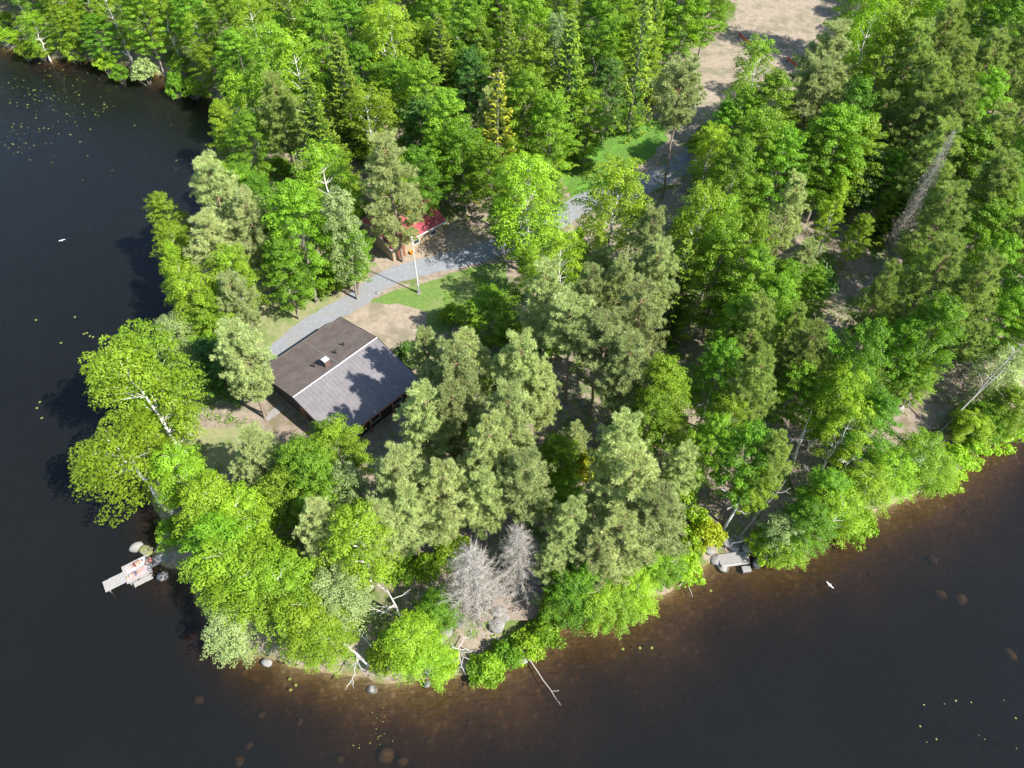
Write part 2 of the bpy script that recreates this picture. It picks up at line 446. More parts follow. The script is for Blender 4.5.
va = N(nt, 'ShaderNodeVolumeAbsorption', Density=1.6); va.inputs[0].default_value = (.46, .30, .10, 1)
nt.links.new(va.outputs[0], out.inputs['Volume'])
wm.materials.append(m)
tag(link_mesh('water', wm), kind='structure')

# ------------------------------------------------------------------ draped sheets
def sheet(name, pts, z, mat, edge=.35, step=1.0, world=False, kind='structure'):
    P = [Vector(p) for p in pts] if world else [at(u, v, G0).xy for u, v in pts]
    Q = []
    for i, p in enumerate(P):
        q = P[(i+1) % len(P)]; n = max(1, int((q-p).length/step))
        for k in range(n):
            w = p.lerp(q, k/n); w = Vector((w.x+random.uniform(-1, 1)*edge, w.y+random.uniform(-1, 1)*edge)); Q.append(w)
    bm = bmesh.new(); vs = [bm.verts.new((p.x, p.y, G0+z)) for p in Q]
    f = bm.faces.new(vs); bm.normal_update()
    if f.normal.z < 0: f.normal_flip()
    bmesh.ops.triangulate(bm, faces=[f])
    me = bpy.data.meshes.new(name); bm.to_mesh(me); bm.free(); me.materials.append(mat)
    o = link_mesh(name, me); tag(o, kind=kind); return o
def gmat(name, a, b_, s1=2.5, s2=.5, bumpd=.04, third=None):
    m, nt, b = newmat(name)
    c = mixc(nt, ramp(nt, noise(nt, s1, 6, .75), [(.33, 0.), (.67, 1.)]), a, b_)
    if third: c = mixc(nt, ramp(nt, noise(nt, s2, 5, .6), [(.48, 0.), (.62, 1.)]), c, third)
    nt.links.new(c, b.inputs['Base Color']); b.inputs['Roughness'].default_value = .95
    bump(nt, b, noise(nt, s1*3, 5, .7), .7, bumpd); return m
M_road = gmat('gravel_grey', (.16, .168, .185), (.24, .25, .27), 3, .4, third=(.20, .198, .195))
M_sand = gmat('sandy_gravel', (.20, .16, .12), (.32, .26, .195), 1.5, .35, third=(.17, .15, .10))
M_dry = gmat('dry_lawn', (.16, .18, .07), (.25, .235, .125), 2, .35, third=(.12, .17, .045))
M_lawn = gmat('green_lawn', (.07, .135, .02), (.13, .20, .04), 2, .3, third=(.15, .19, .06))
M_lush = gmat('lush_grass', (.05, .125, .012), (.10, .20, .022), 2, .5, third=(.09, .22, .02))
M_pink = gmat('worn_earth', (.18, .14, .11), (.28, .22, .18), 1.6, .5, third=(.14, .12, .07))
sheet('forest_clearing', [(640, 100), (690, 60), (735, 20), (745, -40), (900, -40), (900, 30), (850, 70), (830, 130), (760, 180), (700, 150)], .004, M_sand, .6)
sheet('dry_lawn', [(235, 300), (300, 285), (372, 232), (400, 245), (385, 285), (330, 322), (262, 372), (225, 372)], .004, M_dry, .5)
sheet('dry_lawn', [(176, 452), (210, 430), (258, 420), (272, 440), (240, 462), (200, 470)], .004, M_dry, .4)
sheet('earth_yard', [(332, 330), (360, 298), (410, 300), (428, 318), (412, 345), (440, 372), (400, 392), (470, 440), (430, 480), (360, 470), (320, 430)], .004, M_sand, .4)
sheet('earth_yard', [(352, 262), (372, 238), (398, 250), (450, 226), (500, 235), (480, 252), (400, 280), (372, 296), (340, 300)], .008, M_sand, .4)
sheet('green_lawn', [(369, 302), (395, 290), (425, 282), (470, 268), (505, 262), (512, 300), (470, 325), (430, 335), (425, 312), (405, 305)], .012, M_lawn, .3)
sheet('grass_glade', [(562, 178), (560, 150), (600, 130), (660, 118), (668, 140), (640, 165), (600, 188), (578, 210)], .010, M_lush, .4)
sheet('worn_patch', [(262, 400), (284, 408), (318, 432), (300, 448), (262, 446)], .010, M_pink, .25)
for pts in ([(585, 126), (600, 122), (606, 136), (592, 144), (580, 140)], [(660, 520), (690, 490), (725, 478), (735, 500), (705, 540), (680, 545)],
            [(880, 420), (905, 395), (945, 388), (950, 420), (905, 440)], [(790, 470), (815, 460), (838, 475), (815, 495), (795, 490)],
            [(840, 255), (852, 235), (868, 250), (876, 270), (852, 285)], [(455, 575), (490, 560), (545, 590), (540, 620), (480, 620), (440, 600)],
            [(565, 430), (600, 420), (625, 445), (600, 485), (560, 480)], [(975, 350), (1000, 338), (1015, 352), (990, 368)],
            [(690, 180), (740, 140), (770, 170), (740, 230), (700, 220)], [(655, 285), (680, 270), (690, 300), (668, 318)]):
    sheet('worn_patch', pts, .010, M_pink, .35)
# the drive, a strip along a centre line
def strip(name, cl, w, z, mat):
    C = [at(u, v, G0).xy for u, v in cl]; S = []
    for i in range(len(C)-1):
        p0, p1, p2, p3 = C[max(i-1, 0)], C[i], C[i+1], C[min(i+2, len(C)-1)]
        for k in range(8):
            t = k/8; S.append(.5*((2*p1)+(p2-p0)*t+(2*p0-5*p1+4*p2-p3)*t*t+(3*p1-p0-3*p2+p3)*t**3))
    S.append(C[-1]); L = []; Rr = []
    for i, p in enumerate(S):
        d = (S[min(i+1, len(S)-1)]-S[max(i-1, 0)]).normalized(); n = Vector((-d.y, d.x))
        ww = w[0]+(w[1]-w[0])*i/len(S)
        L.append(p+n*(ww/2+random.uniform(-.15, .15))); Rr.append(p-n*(ww/2+random.uniform(-.15, .15)))
    V = [(p.x, p.y, G0+z) for p in L+Rr]; n = len(L)
    me = mesh_from(name, V, [(i+n, i+1+n, i+1, i) for i in range(n-1)]); me.materials.append(mat)
    return tag(link_mesh(name, me), kind='structure')
strip('gravel_road', [(238, 400), (262, 366), (310, 326), (352, 302), (386, 279), (420, 268), (470, 256), (508, 243), (548, 224), (590, 200), (640, 186), (690, 160), (715, 130)], (2.6, 4.2), .020, M_road)

# ------------------------------------------------------------------ labels for trees
LAND = [('the brown-roofed house', 345, 375), ('the red-roofed shed', 415, 225), ('the white flagpole', 417, 272), ('the jetty', 125, 572),
        ('the sandy clearing', 715, 80), ('the grey dead spruces', 495, 560), ('the golden spruce', 493, 115), ('the lush grass glade', 585, 150),
        ('the top left bank', 90, 40), ('the leaning bare tree', 912, 200), ('the stone landing', 740, 556), ('the white snag', 735, 500),
        ('the fallen white log', 540, 670), ('the right photo edge', 1020, 250), ('the top right corner', 1010, 20), ('the big white-stemmed birch', 160, 400),
        ('the bottom white-limbed tree', 350, 650), ('the forked white snag', 385, 600), ('the green bend of the drive', 480, 290), ('the pair of leaning birches', 975, 390), ('the bare earth patch', 860, 260), ('the pine trunks', 570, 380), ('the top photo edge', 420, -10), ('the yellow-tipped upper spruces', 335, 60), ('the cove corner', 215, 100),
        ('the lime sapling', 575, 455), ('the right shore bend', 900, 500), ('the tall clearing pine', 690, 120), ('the left shore point', 150, 215)]
DIRS = ['right of', 'upper right of', 'above', 'upper left of', 'left of', 'lower left of', 'below', 'lower right of']
ORD = ['closest', 'second closest', 'third closest', 'fourth closest', 'fifth closest', 'sixth closest', 'seventh closest', 'eighth closest', 'ninth closest', 'tenth closest', 'eleventh closest', 'twelfth closest', 'thirteenth closest', 'fourteenth closest', 'fifteenth closest', 'sixteenth closest']
todo = []      # (object, look, u, v)
def later(o, look, u, v): todo.append((o, look, u, v))
def write_labels():
    gr = {}
    for o, look, u, v in todo:
        best = min(LAND, key=lambda l: (l[1]-u)**2+(l[2]-v)**2)
        dx, dy = u-best[1], best[2]-v; dist = math.hypot(dx, dy)
        k = int(round(math.degrees(math.atan2(dy, dx))/45)) % 8
        gr.setdefault((look, best[0], 'near' if 'photo edge' in best[0] or 'corner' in best[0] and 'cove' not in best[0] else DIRS[k]), []).append((dist, o))
    for (look, lm, dr), L in gr.items():
        L.sort(key=lambda t: t[0])
        for i, (d, o) in enumerate(L):
            if len(L) == 1: o['label'] = f'{look} {dr} {lm}'
            else: o['label'] = f'{look} {dr} {lm}, {ORD[min(i, len(ORD)-1)]} to it'

# ------------------------------------------------------------------ tree placement
KIND = {  # code: (shape, foliage, bark, name, colour words, category, group)
 'B': ('droop', 'birch', 'birch', 'birch_tree', 'yellow-green birch', 'tree', 'fresh green birches of the forest'),
 'K': ('lean', 'birch', 'birch', 'birch_tree', 'yellow-green birch', 'tree', None),
 'L': ('round', 'broad', 'grey', 'broadleaf_tree', 'mid-green leafy tree', 'tree', 'mid-green leafy trees of the forest'),
 'M': ('round', 'vivid', 'grey', 'broadleaf_tree', 'vivid green leafy tree', 'tree', 'vivid green leafy trees'),
 'C': ('cone', 'birch', 'birch', 'birch_tree', 'narrow yellow-green birch', 'tree', 'narrow birches of the forest'),
 'W': ('droop', 'silver', 'grey', 'willow_tree', 'silver-green tree', 'tree', 'silver-green trees near the shores'),
 'P': ('pine', 'pine', 'pine', 'pine_tree', 'grey-green pine', 'tree', 'grey-green pines of the forest'),
 'F': ('full', 'pine', 'pine', 'pine_tree', 'wide grey-green pine', 'tree', 'grey-green pines of the forest'),
 'H': ('high', 'pine', 'pine', 'pine_tree', 'bare-stemmed grey-green pine', 'tree', 'bare-stemmed pines'),
 'Q': ('pine', 'olive', 'pine', 'pine_tree', 'olive-green pine', 'tree', 'olive pines of the right-hand forest'),
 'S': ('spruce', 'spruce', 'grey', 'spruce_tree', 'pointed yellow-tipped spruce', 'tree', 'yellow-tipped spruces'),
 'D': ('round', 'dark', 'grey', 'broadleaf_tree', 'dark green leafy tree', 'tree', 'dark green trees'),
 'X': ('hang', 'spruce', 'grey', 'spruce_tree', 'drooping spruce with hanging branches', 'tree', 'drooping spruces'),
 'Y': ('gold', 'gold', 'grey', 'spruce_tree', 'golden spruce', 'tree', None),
 'G': ('bare', None, 'dead', 'dead_spruce', 'dead grey spruce', 'tree', 'dead grey spruces by the bottom shore'),
 'b': ('bush', 'broad', 'grey', 'bush', 'mid-green bush', 'bush', 'mid-green bushes of the undergrowth'),
 'c': ('bush', 'birch', 'grey', 'bush', 'yellow-green bush', 'bush', 'yellow-green bushes of the undergrowth'),
 'l': ('bush', 'lime', 'grey', 'bush', 'bright lime bush', 'bush', 'bright lime bushes'),
 'd': ('bush', 'dark', 'grey', 'bush', 'dark green bush', 'bush', 'dark bushes'),
 'w': ('bush', 'silver', 'grey', 'bush', 'silver-grey bush', 'bush', 'silver-grey shore bushes'),
}
placed = []    # (x, y, r)
cnt = {}
def plant(code, base, h, r, tilt=None, label=None, rz=None, look=None):
    sh, fol, bark, name, words, cat, grp = KIND[code]
    i = cnt.get(sh, 0); cnt[sh] = i+1
    cm, tm = PR[sh][i % len(PR[sh])]
    root = bpy.data.objects.new(name, None); col.objects.link(root); root.empty_display_size = .3
    z = max(hz(base[0], base[1]), -.2)
    root.location = (base[0], base[1], z-.05)
    tx, ty = tilt if tilt else (random.uniform(-.03, .03), random.uniform(-.03, .03))
    root.rotation_mode = 'XYZ'
    q = (Matrix.Rotation(math.atan2(ty, tx), 4, 'Z') @ Matrix.Rotation(math.hypot(tx, ty), 4, 'Y') @ Matrix.Rotation(-math.atan2(ty, tx), 4, 'Z')
         @ Matrix.Rotation(rz if rz is not None else (random.uniform(-.8, .8) if code in 'BK' else random.uniform(0, 6.28)), 4, 'Z'))
    root.rotation_euler = q.to_euler()
    root.scale = (r/REFR[sh], r/REFR[sh]*random.uniform(.92, 1.08), h/REFH[sh])
    tag(root, None, cat, grp)
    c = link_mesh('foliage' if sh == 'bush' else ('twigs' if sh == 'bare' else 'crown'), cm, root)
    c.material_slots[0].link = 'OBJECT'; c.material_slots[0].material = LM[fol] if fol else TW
    t = link_mesh('stems' if sh == 'bush' else 'trunk', tm, root)
    t.material_slots[0].link = 'OBJECT'; t.material_slots[0].material = BK[bark]
    tip = (base[0], base[1], z+h); placed.append((base[0], base[1], r))
    mid = px((base[0]+tx*h*.7, base[1]+ty*h*.7, z+h*(.5 if sh == 'bush' else .68)))
    if label: root['label'] = label
    else:
        if look is None:
            if sh == 'bush': look = ('low ' if h < 2.2 else 'rounded ')+words
            else:
                sz = 'young ' if h < 9.5 else ('tall ' if h > 17.6 else '')
                look = sz+words
        later(root, look, *mid)
    return root
RF = dict(cone=.80, round=.80, droop=.80, pine=.76, full=1, high=.80, spruce=1.12, hang=1.0, gold=1.15, bare=1, bush=.85)
def T(code, u, v, h, r, **kw):
    r *= RF[KIND[code][0]]
    if KIND[code][0] in ('round', 'droop', 'cone', 'pine'): r *= 1.12 if v < 175 else (.88 if u > 400 else .95)
    p = at(u, v, G0+h*.98)
    return plant(code, (p.x, p.y), h, r, **kw)

CAT = '''
L 10 -42 14 3.4|B 42 -34 14 3.4|L 72 -38 13 3.4|B 98 -24 14 3.6|L 128 -22 15 3.6|B 155 -12 13 3.6|L 182 -18 15 3.6|B 192 8 12 3.4|L 217 -14 16 3.8|B 245 -8 18 4.2|c 30 30 4 2.6|c 62 26 5 3|w 135 50 4.5 3.2|b 15 30 4 2.6|c 95 40 4.5 2.6|b 168 62 4.5 2.6|d 228 72 6 3.2|L 205 40 9 3.6|L 232 28 15 4|c 188 68 4 2.6|b 112 55 3.5 2.2|B 22 2 9 3.6|L 88 5 10 3.6|L 55 0 9 3.2
B 262 22 20 4.6|B 292 34 19 4.4|B 236 68 13 3.4|C 216 98 12 3.4|L 243 112 12 3.8|Q 268 70 18 3.6|S 308 70 20 3.6|S 334 30 20 3.4|S 404 2 19 2.8|S 441 14 19 3.4|S 508 4 19 2.6|S 576 14 23 4.2|X 648 -22 24 3.6|X 664 -40 22 3.2
B 386 2 20 4.6|L 340 -10 17 4|L 362 44 15 4|B 366 90 15 4.6|L 462 -4 20 4.2|L 474 18 17 3.6|L 422 62 17 3.8|L 442 92 17 4.2|M 462 126 14 4.2|M 488 146 13 3.4|M 530 -12 19 4.4|L 535 36 20 4.6|L 528 72 17 4|M 600 -8 20 4.4|L 552 96 16 4|W 562 12 17 2.6|B 528 158 18 5|L 505 196 10 3|B 562 232 16 4.2|M 690 -30 17 5.4|M 716 -34 16 4.4|M 664 -8 14 4|l 666 74 6 3.4|H 688 62 21 4.2|B 620 162 17 5|P 655 206 17 4|P 648 250 16 3.8
L 315 5 17 4.2|B 300 -15 19 4.2|L 430 -20 18 4|L 370 -20 17 4|L 500 -30 18 4|L 560 -28 18 4|D 420 100 13 3.6|D 340 60 14 3.4|D 470 50 15 3.4|D 610 60 14 3.2|L 400 60 15 3.8|L 590 90 13 3.4
B 762 40 17 3.8|L 748 90 15 3.4|L 782 72 17 4|B 716 124 12 3|L 765 112 18 4.2|L 742 140 17 3.6|B 704 182 19 4.8|L 760 216 18 4.6|L 728 196 16 4|P 802 176 16 3.6|P 776 214 14 3|P 834 20 20 5|P 826 56 18 4.4|B 882 -10 21 4.2|L 906 14 21 4.6|L 862 78 17 3.8|M 848 108 18 4.8|L 872 118 16 4|Q 892 92 15 3.2|B 886 -72 22 4.6|L 912 -66 22 4.6|L 818 130 15 3.6|L 790 130 16 3.8
Q 930 22 21 4|Q 960 0 22 4.4|Q 972 38 21 4.2|Q 946 58 20 4|Q 1000 30 20 4|M 995 -22 19 5|M 1022 -8 19 4.6|L 966 62 13 2.6|Q 976 86 19 4.2|Q 932 92 17 3.6|L 1000 70 18 4|L 985 128 16 4.4|Q 1012 106 19 4|Q 1016 150 18 4|Q 950 120 18 4|L 900 150 12 3|D 880 150 12 3.2|S 905 192 8 3|Q 962 186 19 5.2|M 934 236 10 3|M 1002 204 15 4.6|L 1018 176 15 4|Q 958 240 20 5|Q 990 252 19 4.4|L 948 300 16 4.8|L 915 320 13 3.6|M 1016 240 15 4|M 1020 296 12 4|Q 893 262 17 2.8|L 872 326 17 4.2|B 850 368 14 3.8|M 818 268 11 3.4|d 820 262 6 3.8|L 792 262 13 3.4
X 690 236 16 3.2|L 735 226 18 4.6|L 762 252 17 4.6|L 782 278 15 4.2|L 748 296 15 4.2|Q 768 300 17 4|Q 800 302 14 2.8|Q 764 350 16 4|Q 818 322 16 4.2|L 806 362 12 3.2|C 745 322 12 1.8|L 724 345 14 3.6|B 735 398 11 3|L 666 362 15 4|L 652 392 13 3.6|B 680 372 13 3|B 846 376 13 3.2|B 860 402 12 3.6|L 884 394 12 3.8|Q 788 432 15 3|L 758 428 14 3.8|L 720 420 13 3.4|B 702 430 11 3|P 688 444 11 3
B 906 452 8 4|B 934 436 8.5 4.4|B 878 466 9 4.4|B 948 452 6 3.4|B 852 488 9 4.2|L 822 500 9 3.8|W 796 512 7 3.4|L 838 470 9 3.4|B 800 524 6 3.4|c 870 505 4 3|W 1014 352 8 4.4|L 1028 385 8 3.8|B 985 412 5 3.2|M 1000 400 5.5 3.4|L 926 362 8 3|c 968 445 3.5 3|c 1008 418 3.5 3|c 1025 405 3.5 3|c 985 432 3 2.6|c 952 462 3 3|c 775 528 4 2.6|c 700 512 4 2.6|C 846 182 12 2.6|L 728 100 13 3|L 866 215 9 2.4|l 714 518 4.5 2.6|c 688 552 4 2.8|L 668 548 6 3.2|C 655 545 7 2.8|b 695 535 3.5 2.2|L 766 462 10 2.8
P 547 262 18 4.2|P 594 262 17 3.6|P 470 332 16 3.8|M 488 294 9 4.8|P 527 332 18 4.6|H 574 300 17 4.2|H 602 312 17 4|P 648 282 19 4.6|P 620 256 17 3.8|P 665 236 18 4|P 636 336 17 4.4|P 422 330 13 3.4|P 416 388 16 4.2|P 450 346 18 4.8|P 432 362 13 3.4|P 455 384 16 4|P 512 386 18 4.4|P 492 420 17 4.2|P 540 366 14 3.2|P 474 444 15 3.8|P 522 450 16 4.4|P 482 474 14 3.4|P 578 424 7 2.4|P 622 412 17 4|P 640 452 18 5|P 658 486 16 5|P 628 512 14 4.4|P 572 502 14 3.6|P 600 528 12 4|P 388 452 17 4.6|P 402 492 14 3.6|P 376 506 13 3.6|P 441 462 16 4|P 432 500 11 3|P 310 506 13 3.4|B 348 516 14 4.4|W 344 468 12 2.8|L 328 424 12 4|L 298 446 13 4.2|L 312 458 13 4.2|L 282 470 11 3.6|P 248 432 13 3.8|P 225 322 16 4.2|P 236 340 13 3.2|B 222 246 13 3.8|B 160 214 11 3.4|B 176 258 12 3.6|L 205 292 11 3.4|P 204 160 18 4.2|P 236 190 17 4.2|P 200 212 16 4.6|P 226 272 14 3.4|F 384 132 20 3.9|P 640 395 10 2.6|P 555 540 10 3|L 590 560 8 3.4|P 605 480 11 3
L 155 186 13 3.2|C 166 240 12 3.6|B 186 272 13 4.2|W 168 312 9 3.6|L 202 306 9 3.6|D 206 344 8 3.8|D 218 362 7 3.2|M 285 188 18 5.6|B 316 148 16 4.6|W 334 192 17 3.8|L 343 222 12 3.4|L 236 168 11 3.8|L 256 178 11 3.2|C 214 160 8 3|L 262 215 12 3.4|L 395 158 12 3.4|L 414 148 13 3.4|M 436 134 12 3.2|b 300 268 4 3|b 330 270 4 2.8|c 350 262 3.5 2.6|L 275 240 13 3.6
B 132 330 17 5.2|B 108 352 14 4.6|B 168 452 11 3.8|B 196 486 11 4.4|B 234 500 10 4.2|M 212 520 10 4.6|B 214 548 10 5|B 245 560 10 5|B 276 572 10 5|B 300 600 9 4.6|B 312 618 8 3.8|W 226 612 6.5 4.2|W 330 578 9 4||B 408 628 7.5 4|B 424 648 6 3.6|L 436 598 5.5 3|c 380 650 2.5 2.2|c 443 652 2.5 2|b 478 660 2 1.8|c 488 656 3 2.4|b 505 640 3.2 2.2|c 528 632 3.2 2.4|b 545 616 3.5 2.6|L 576 572 8 3.6|B 600 580 7.5 3.6|L 622 582 7 3.6|B 640 574 7 3.4|L 560 590 5 2.8
l 594 455 4.5 2.8|L 560 442 8 3.2|M 562 482 5 3.4|c 465 425 3 2.2|b 430 480 3 2.2|c 450 540 3 2.4|d 405 345 4 2.8|c 452 305 3 2.2|b 640 430 3 2.6|c 680 480 5 3|b 400 560 3 2.4|c 425 560 3 2.4|c 310 690 1.5 1'''
for tok in CAT.replace('\n', '|').split('|'):
    tok = tok.split()
    if not tok: continue
    c, u, v, h, r = tok[0], *[float(x) for x in tok[1:]]
    if (u, v) == (310, 690): continue
    T(c, u, v, h, r)
T('Y', 494, 68, 20, 3.5, label='golden spruce with spreading tiered branches, brightest conifer up and right of the red-roofed shed')
# big white-stemmed birch leaning out over the left shore
b0 = at(188, 456, G0)
BIGB = plant('K', (b0.x, b0.y), 18, 4.3, tilt=(-.12, .0), rz=.25, label='big birch with bright white stem leaning over the left shore toward the lake')
b0 = at(172, 510, 1.0)
plant('K', (b0.x, b0.y), 12.5, 5.6, tilt=(-.25, .05), rz=.1, label='broad spreading leafy tree with pale limbs overhanging the water above the jetty')
p = at(478, 612, G0); plant('G', (p.x, p.y), 14, 3.6, label='taller left dead grey spruce with bushy twigs above the bottom shore')
p = at(520, 586, G0); plant('G', (p.x, p.y), 12, 2.9, label='shorter right dead grey spruce standing on the rocky bottom shore')
# trees beyond the frame that shade or border the view
for c, u, v, h, r in (('Q', 1060, 60, 20, 4.4), ('L', 1055, 120, 18, 4.4), ('Q', 1060, 190, 18, 4.4), ('L', 1056, 250, 15, 4.2), ('Q', 1050, 10, 20, 4.4), ('L', 1060, 300, 13, 4)):
    T(c, u, v, h, r)

# ------------------------------------------------------------------ undergrowth fill
KEEP = [ # picture areas that stay open (polygons in picture coordinates of the ground)
 [(255, 440), (225, 375), (235, 300), (300, 285), (345, 262), (366, 200), (450, 200), (520, 230), (512, 262), (470, 270), (440, 300), (430, 340), (425, 380), (400, 420), (350, 470), (320, 445)],
 [(655, 90), (690, 50), (735, 20), (745, -40), (880, -40), (880, 20), (850, 60), (800, 80), (745, 120), (700, 110)],
 [(562, 185), (560, 150), (600, 125), (660, 118), (668, 140), (650, 200), (600, 210)],
 [(90, 600), (120, 540), (170, 545), (185, 575), (140, 600)],
 [(450, 570), (490, 550), (550, 590), (540, 640), (480, 640), (440, 610)],
 [(660, 520), (690, 490), (712, 490), (720, 510), (740, 560), (715, 565), (680, 545)],
 [(880, 420), (905, 395), (945, 388), (950, 420), (905, 440)], [(840, 255), (852, 235), (868, 250), (876, 270), (852, 285)],
 [(575, 430), (600, 430), (618, 450), (600, 478), (575, 470)], [(175, 455), (210, 425), (262, 425), (262, 455), (200, 472)],
 [(560, 360), (612, 365), (612, 408), (560, 400)], [(975, 350), (1000, 338), (1015, 352), (990, 368)], [(655, 285), (680, 270), (690, 300), (668, 318)],
 [(795, 470), (815, 460), (835, 475), (815, 492)],
]
def inpoly(u, v, P):
    ins = False; n = len(P)
    for i in range(n):
        x1, y1 = P[i]; x2, y2 = P[(i+1) % n]
        if (y1 > v) != (y2 > v) and u < (x2-x1)*(v-y1)/(y2-y1)+x1: ins = not ins
    return ins
def open_area(x, y, h):
    for f in (0, .5, 1):
        u, v = px((x, y, G0+h*f))
        for P in KEEP:
            if inpoly(u, v, P): return True
    return False
random.seed(21)
nf = 0; cand = []
for _ in range(9000):
    x = random.uniform(-105, 118); y = random.uniform(22, 172); cand.append((x, y))
ca = np.array(cand); dd = sdist(ca[:, 0], ca[:, 1])
fill = []
for (x, y), d in zip(cand, dd):
    if d < .8: continue
    u, v = px((x, y, G0))
    if u < -60 or u > 1100: continue
    far = v < -75; mid = (not far) and v < 112 and d > 2.5 and (len(fill) % 3 != 1)
    if far: h, r, c = random.uniform(14, 20), random.uniform(3.8, 4.8), random.choice('LBLQSML')
    elif mid: h, r, c = random.uniform(11, 17), random.uniform(3.2, 4.2), random.choice('LBLMBL')
    elif d < 6 and random.random() < .6: h, r, c = random.uniform(2.2, 4), random.uniform(1.8, 2.8), random.choice('cbcbw')
    else: h, r, c = random.uniform(2, 4.5), random.uniform(1.8, 2.8), random.choice('bcbbcld')
    slim = (not far) and (not mid) and u > 430 and v < 470 and d > 5 and len(fill) % 2 == 0
    if slim: h, r, c = random.uniform(8, 13), random.uniform(1.7, 2.4), random.choice('LBCPQBLS')
    md = 7.5 if far else (3.5 if slim else 4.8)
    if any((x-a)**2+(y-b_)**2 < ((md if (far or rr < 2.7) else 2.5))**2 for a, b_, rr in placed): continue
    if open_area(x, y, h): continue
    if far and nf > 90: continue
    if not far and len(fill) > 380: continue
    if far: nf += 1
    else: fill.append(c)
    plant(c, (x, y), h, r)
print('trees', cnt, 'fill', len(fill), 'far', nf)
write_labels()

# low ground cover, uncountable
random.seed(5); rng = np.random.default_rng(5)
n = 60000; gx = rng.uniform(-100, 110, n); gy = rng.uniform(22, 165, n)
d = sdist(gx, gy); msk = (d > .3) & ((snoise(gx, gy, .5, 31)+.6*snoise(gx, gy, 1.6, 32)) > .12)
gx, gy = gx[msk], gy[msk]
ok = []
for i in range(len(gx)):
    u, v = px((gx[i], gy[i], G0)); ok.append(-40 < u < 1064 and v > -60 and not any(inpoly(u, v, P) for P in KEEP[:3]+KEEP[9:10]))
ok = np.array(ok); gx, gy = gx[ok], gy[ok]; gz = height(gx, gy)
C = []; k = 7
C = np.repeat(np.stack([gx, gy, gz], 1), k, 0)+rng.normal(size=(len(gx)*k, 3))*[.35, .35, .12]+[0, 0, .28]
P = cards(C, np.array([0, 0, 1.])+rng.normal(size=C.shape)*.5, rng.uniform(.18, .34, len(C)), rng.uniform(.1, .18, len(C)))
tn = np.repeat(np.clip(np.repeat(rng.uniform(.1, .9, len(gx)), k)+rng.normal(size=len(C))*.1, 0, 1), 4)
me = mesh_from('undergrowth', P, np.arange(len(P)), 4, tn); me.materials.append(LM['broad'])
tag(link_mesh('undergrowth', me), 'low green undergrowth covering the forest floor between the trees', 'undergrowth', kind='stuff')

# ------------------------------------------------------------------ house
def bmobj(name, bm, mat, parent=None, bevel=0, smooth=False):
    if bevel: bmesh.ops.bevel(bm, geom=list(bm.edges), offset=bevel, segments=1, affect='EDGES')
    bmesh.ops.recalc_face_normals(bm, faces=bm.faces)
    me = bpy.data.meshes.new(name); bm.to_mesh(me); bm.free(); me.materials.append(mat)
    if smooth: me.polygons.foreach_set('use_smooth', [True]*len(me.polygons))
    return link_mesh(name, me, parent)
def boxes(name, L, mat, parent=None, bevel=0):
    bm = bmesh.new()
    for b_ in L: box_bm(bm, *b_)
    return bmobj(name, bm, mat, parent, bevel)
def roofmat(name, a, b_, seam, axis=0, seamw=.06, rough=.5, rust=None):
    m, nt, b = newmat(name)
    tc = nt.nodes.new('ShaderNodeTexCoord'); sx = nt.nodes.new('ShaderNodeSeparateXYZ'); nt.links.new(tc.outputs['Object'], sx.inputs[0])
    mu = N(nt, 'ShaderNodeMath', operation='MULTIPLY'); nt.links.new(sx.outputs[axis], mu.inputs[0]); mu.inputs[1].default_value = 1/seam
    fr = N(nt, 'ShaderNodeMath', operation='FRACT'); nt.links.new(mu.outputs[0], fr.inputs[0])
    lt = N(nt, 'ShaderNodeMath', operation='LESS_THAN'); nt.links.new(fr.outputs[0], lt.inputs[0]); lt.inputs[1].default_value = seamw/seam
    base = mixc(nt, ramp(nt, noise(nt, .9, 6, .7), [(.35, 0.), (.68, 1.)]), a, b_)
    base = mixc(nt, ramp(nt, noise(nt, 9, 3, .7), [(.62, 0.), (.75, .35)]), base, tuple(x*1.6 for x in a))
    if rust: base = mixc(nt, ramp(nt, noise(nt, 2.2, 6, .75), [(.56, 0.), (.70, .6)]), base, rust)
    ml = N(nt, 'ShaderNodeMath', operation='MULTIPLY'); nt.links.new(lt.outputs[0], ml.inputs[0]); ml.inputs[1].default_value = .10
    base = mixc(nt, ml.outputs[0], base, tuple(x*.55 for x in a))
    nt.links.new(base, b.inputs['Base Color']); b.inputs['Roughness'].default_value = rough
    bump(nt, b, lt.outputs[0], .5, .03)
    return m
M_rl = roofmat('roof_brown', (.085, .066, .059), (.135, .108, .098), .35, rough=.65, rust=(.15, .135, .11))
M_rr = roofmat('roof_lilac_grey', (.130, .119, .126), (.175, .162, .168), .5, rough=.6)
M_red = roofmat('roof_red', (.24, .035, .05), (.32, .07, .085), .4, rough=.5)
M_wall = solid('dark_timber', (.035, .030, .028), .8, .3, 3)
M_brick = solid('red_brick', (.26, .11, .075), .85, .3, 5)
M_cream = solid('cream_boards', (.30, .235, .15), .8, .15, 2)
M_trim = solid('white_trim', (.55, .55, .56), .5, .06, 2)
M_metal = solid('zinc', (.62, .66, .70), .35, .1, 4, .4)
M_dark = solid('dark_metal', (.03, .03, .032), .5, .2, 3)
M_glass, nt_, b_ = newmat('window_glass'); b_.inputs['Base Color'].default_value = (.03, .04, .05, 1); b_.inputs['Roughness'].default_value = .08
M_conc = solid('weathered_concrete', (.22, .21, .20), .9, .3, 4)
M_wood = solid('weathered_planks', (.20, .195, .19), .85, .3, 4)
M_pale = solid('pale_planks', (.29, .275, .265), .8, .3, 5)
M_door = solid('door_paint', (.20, .07, .04), .6, .15, 3)

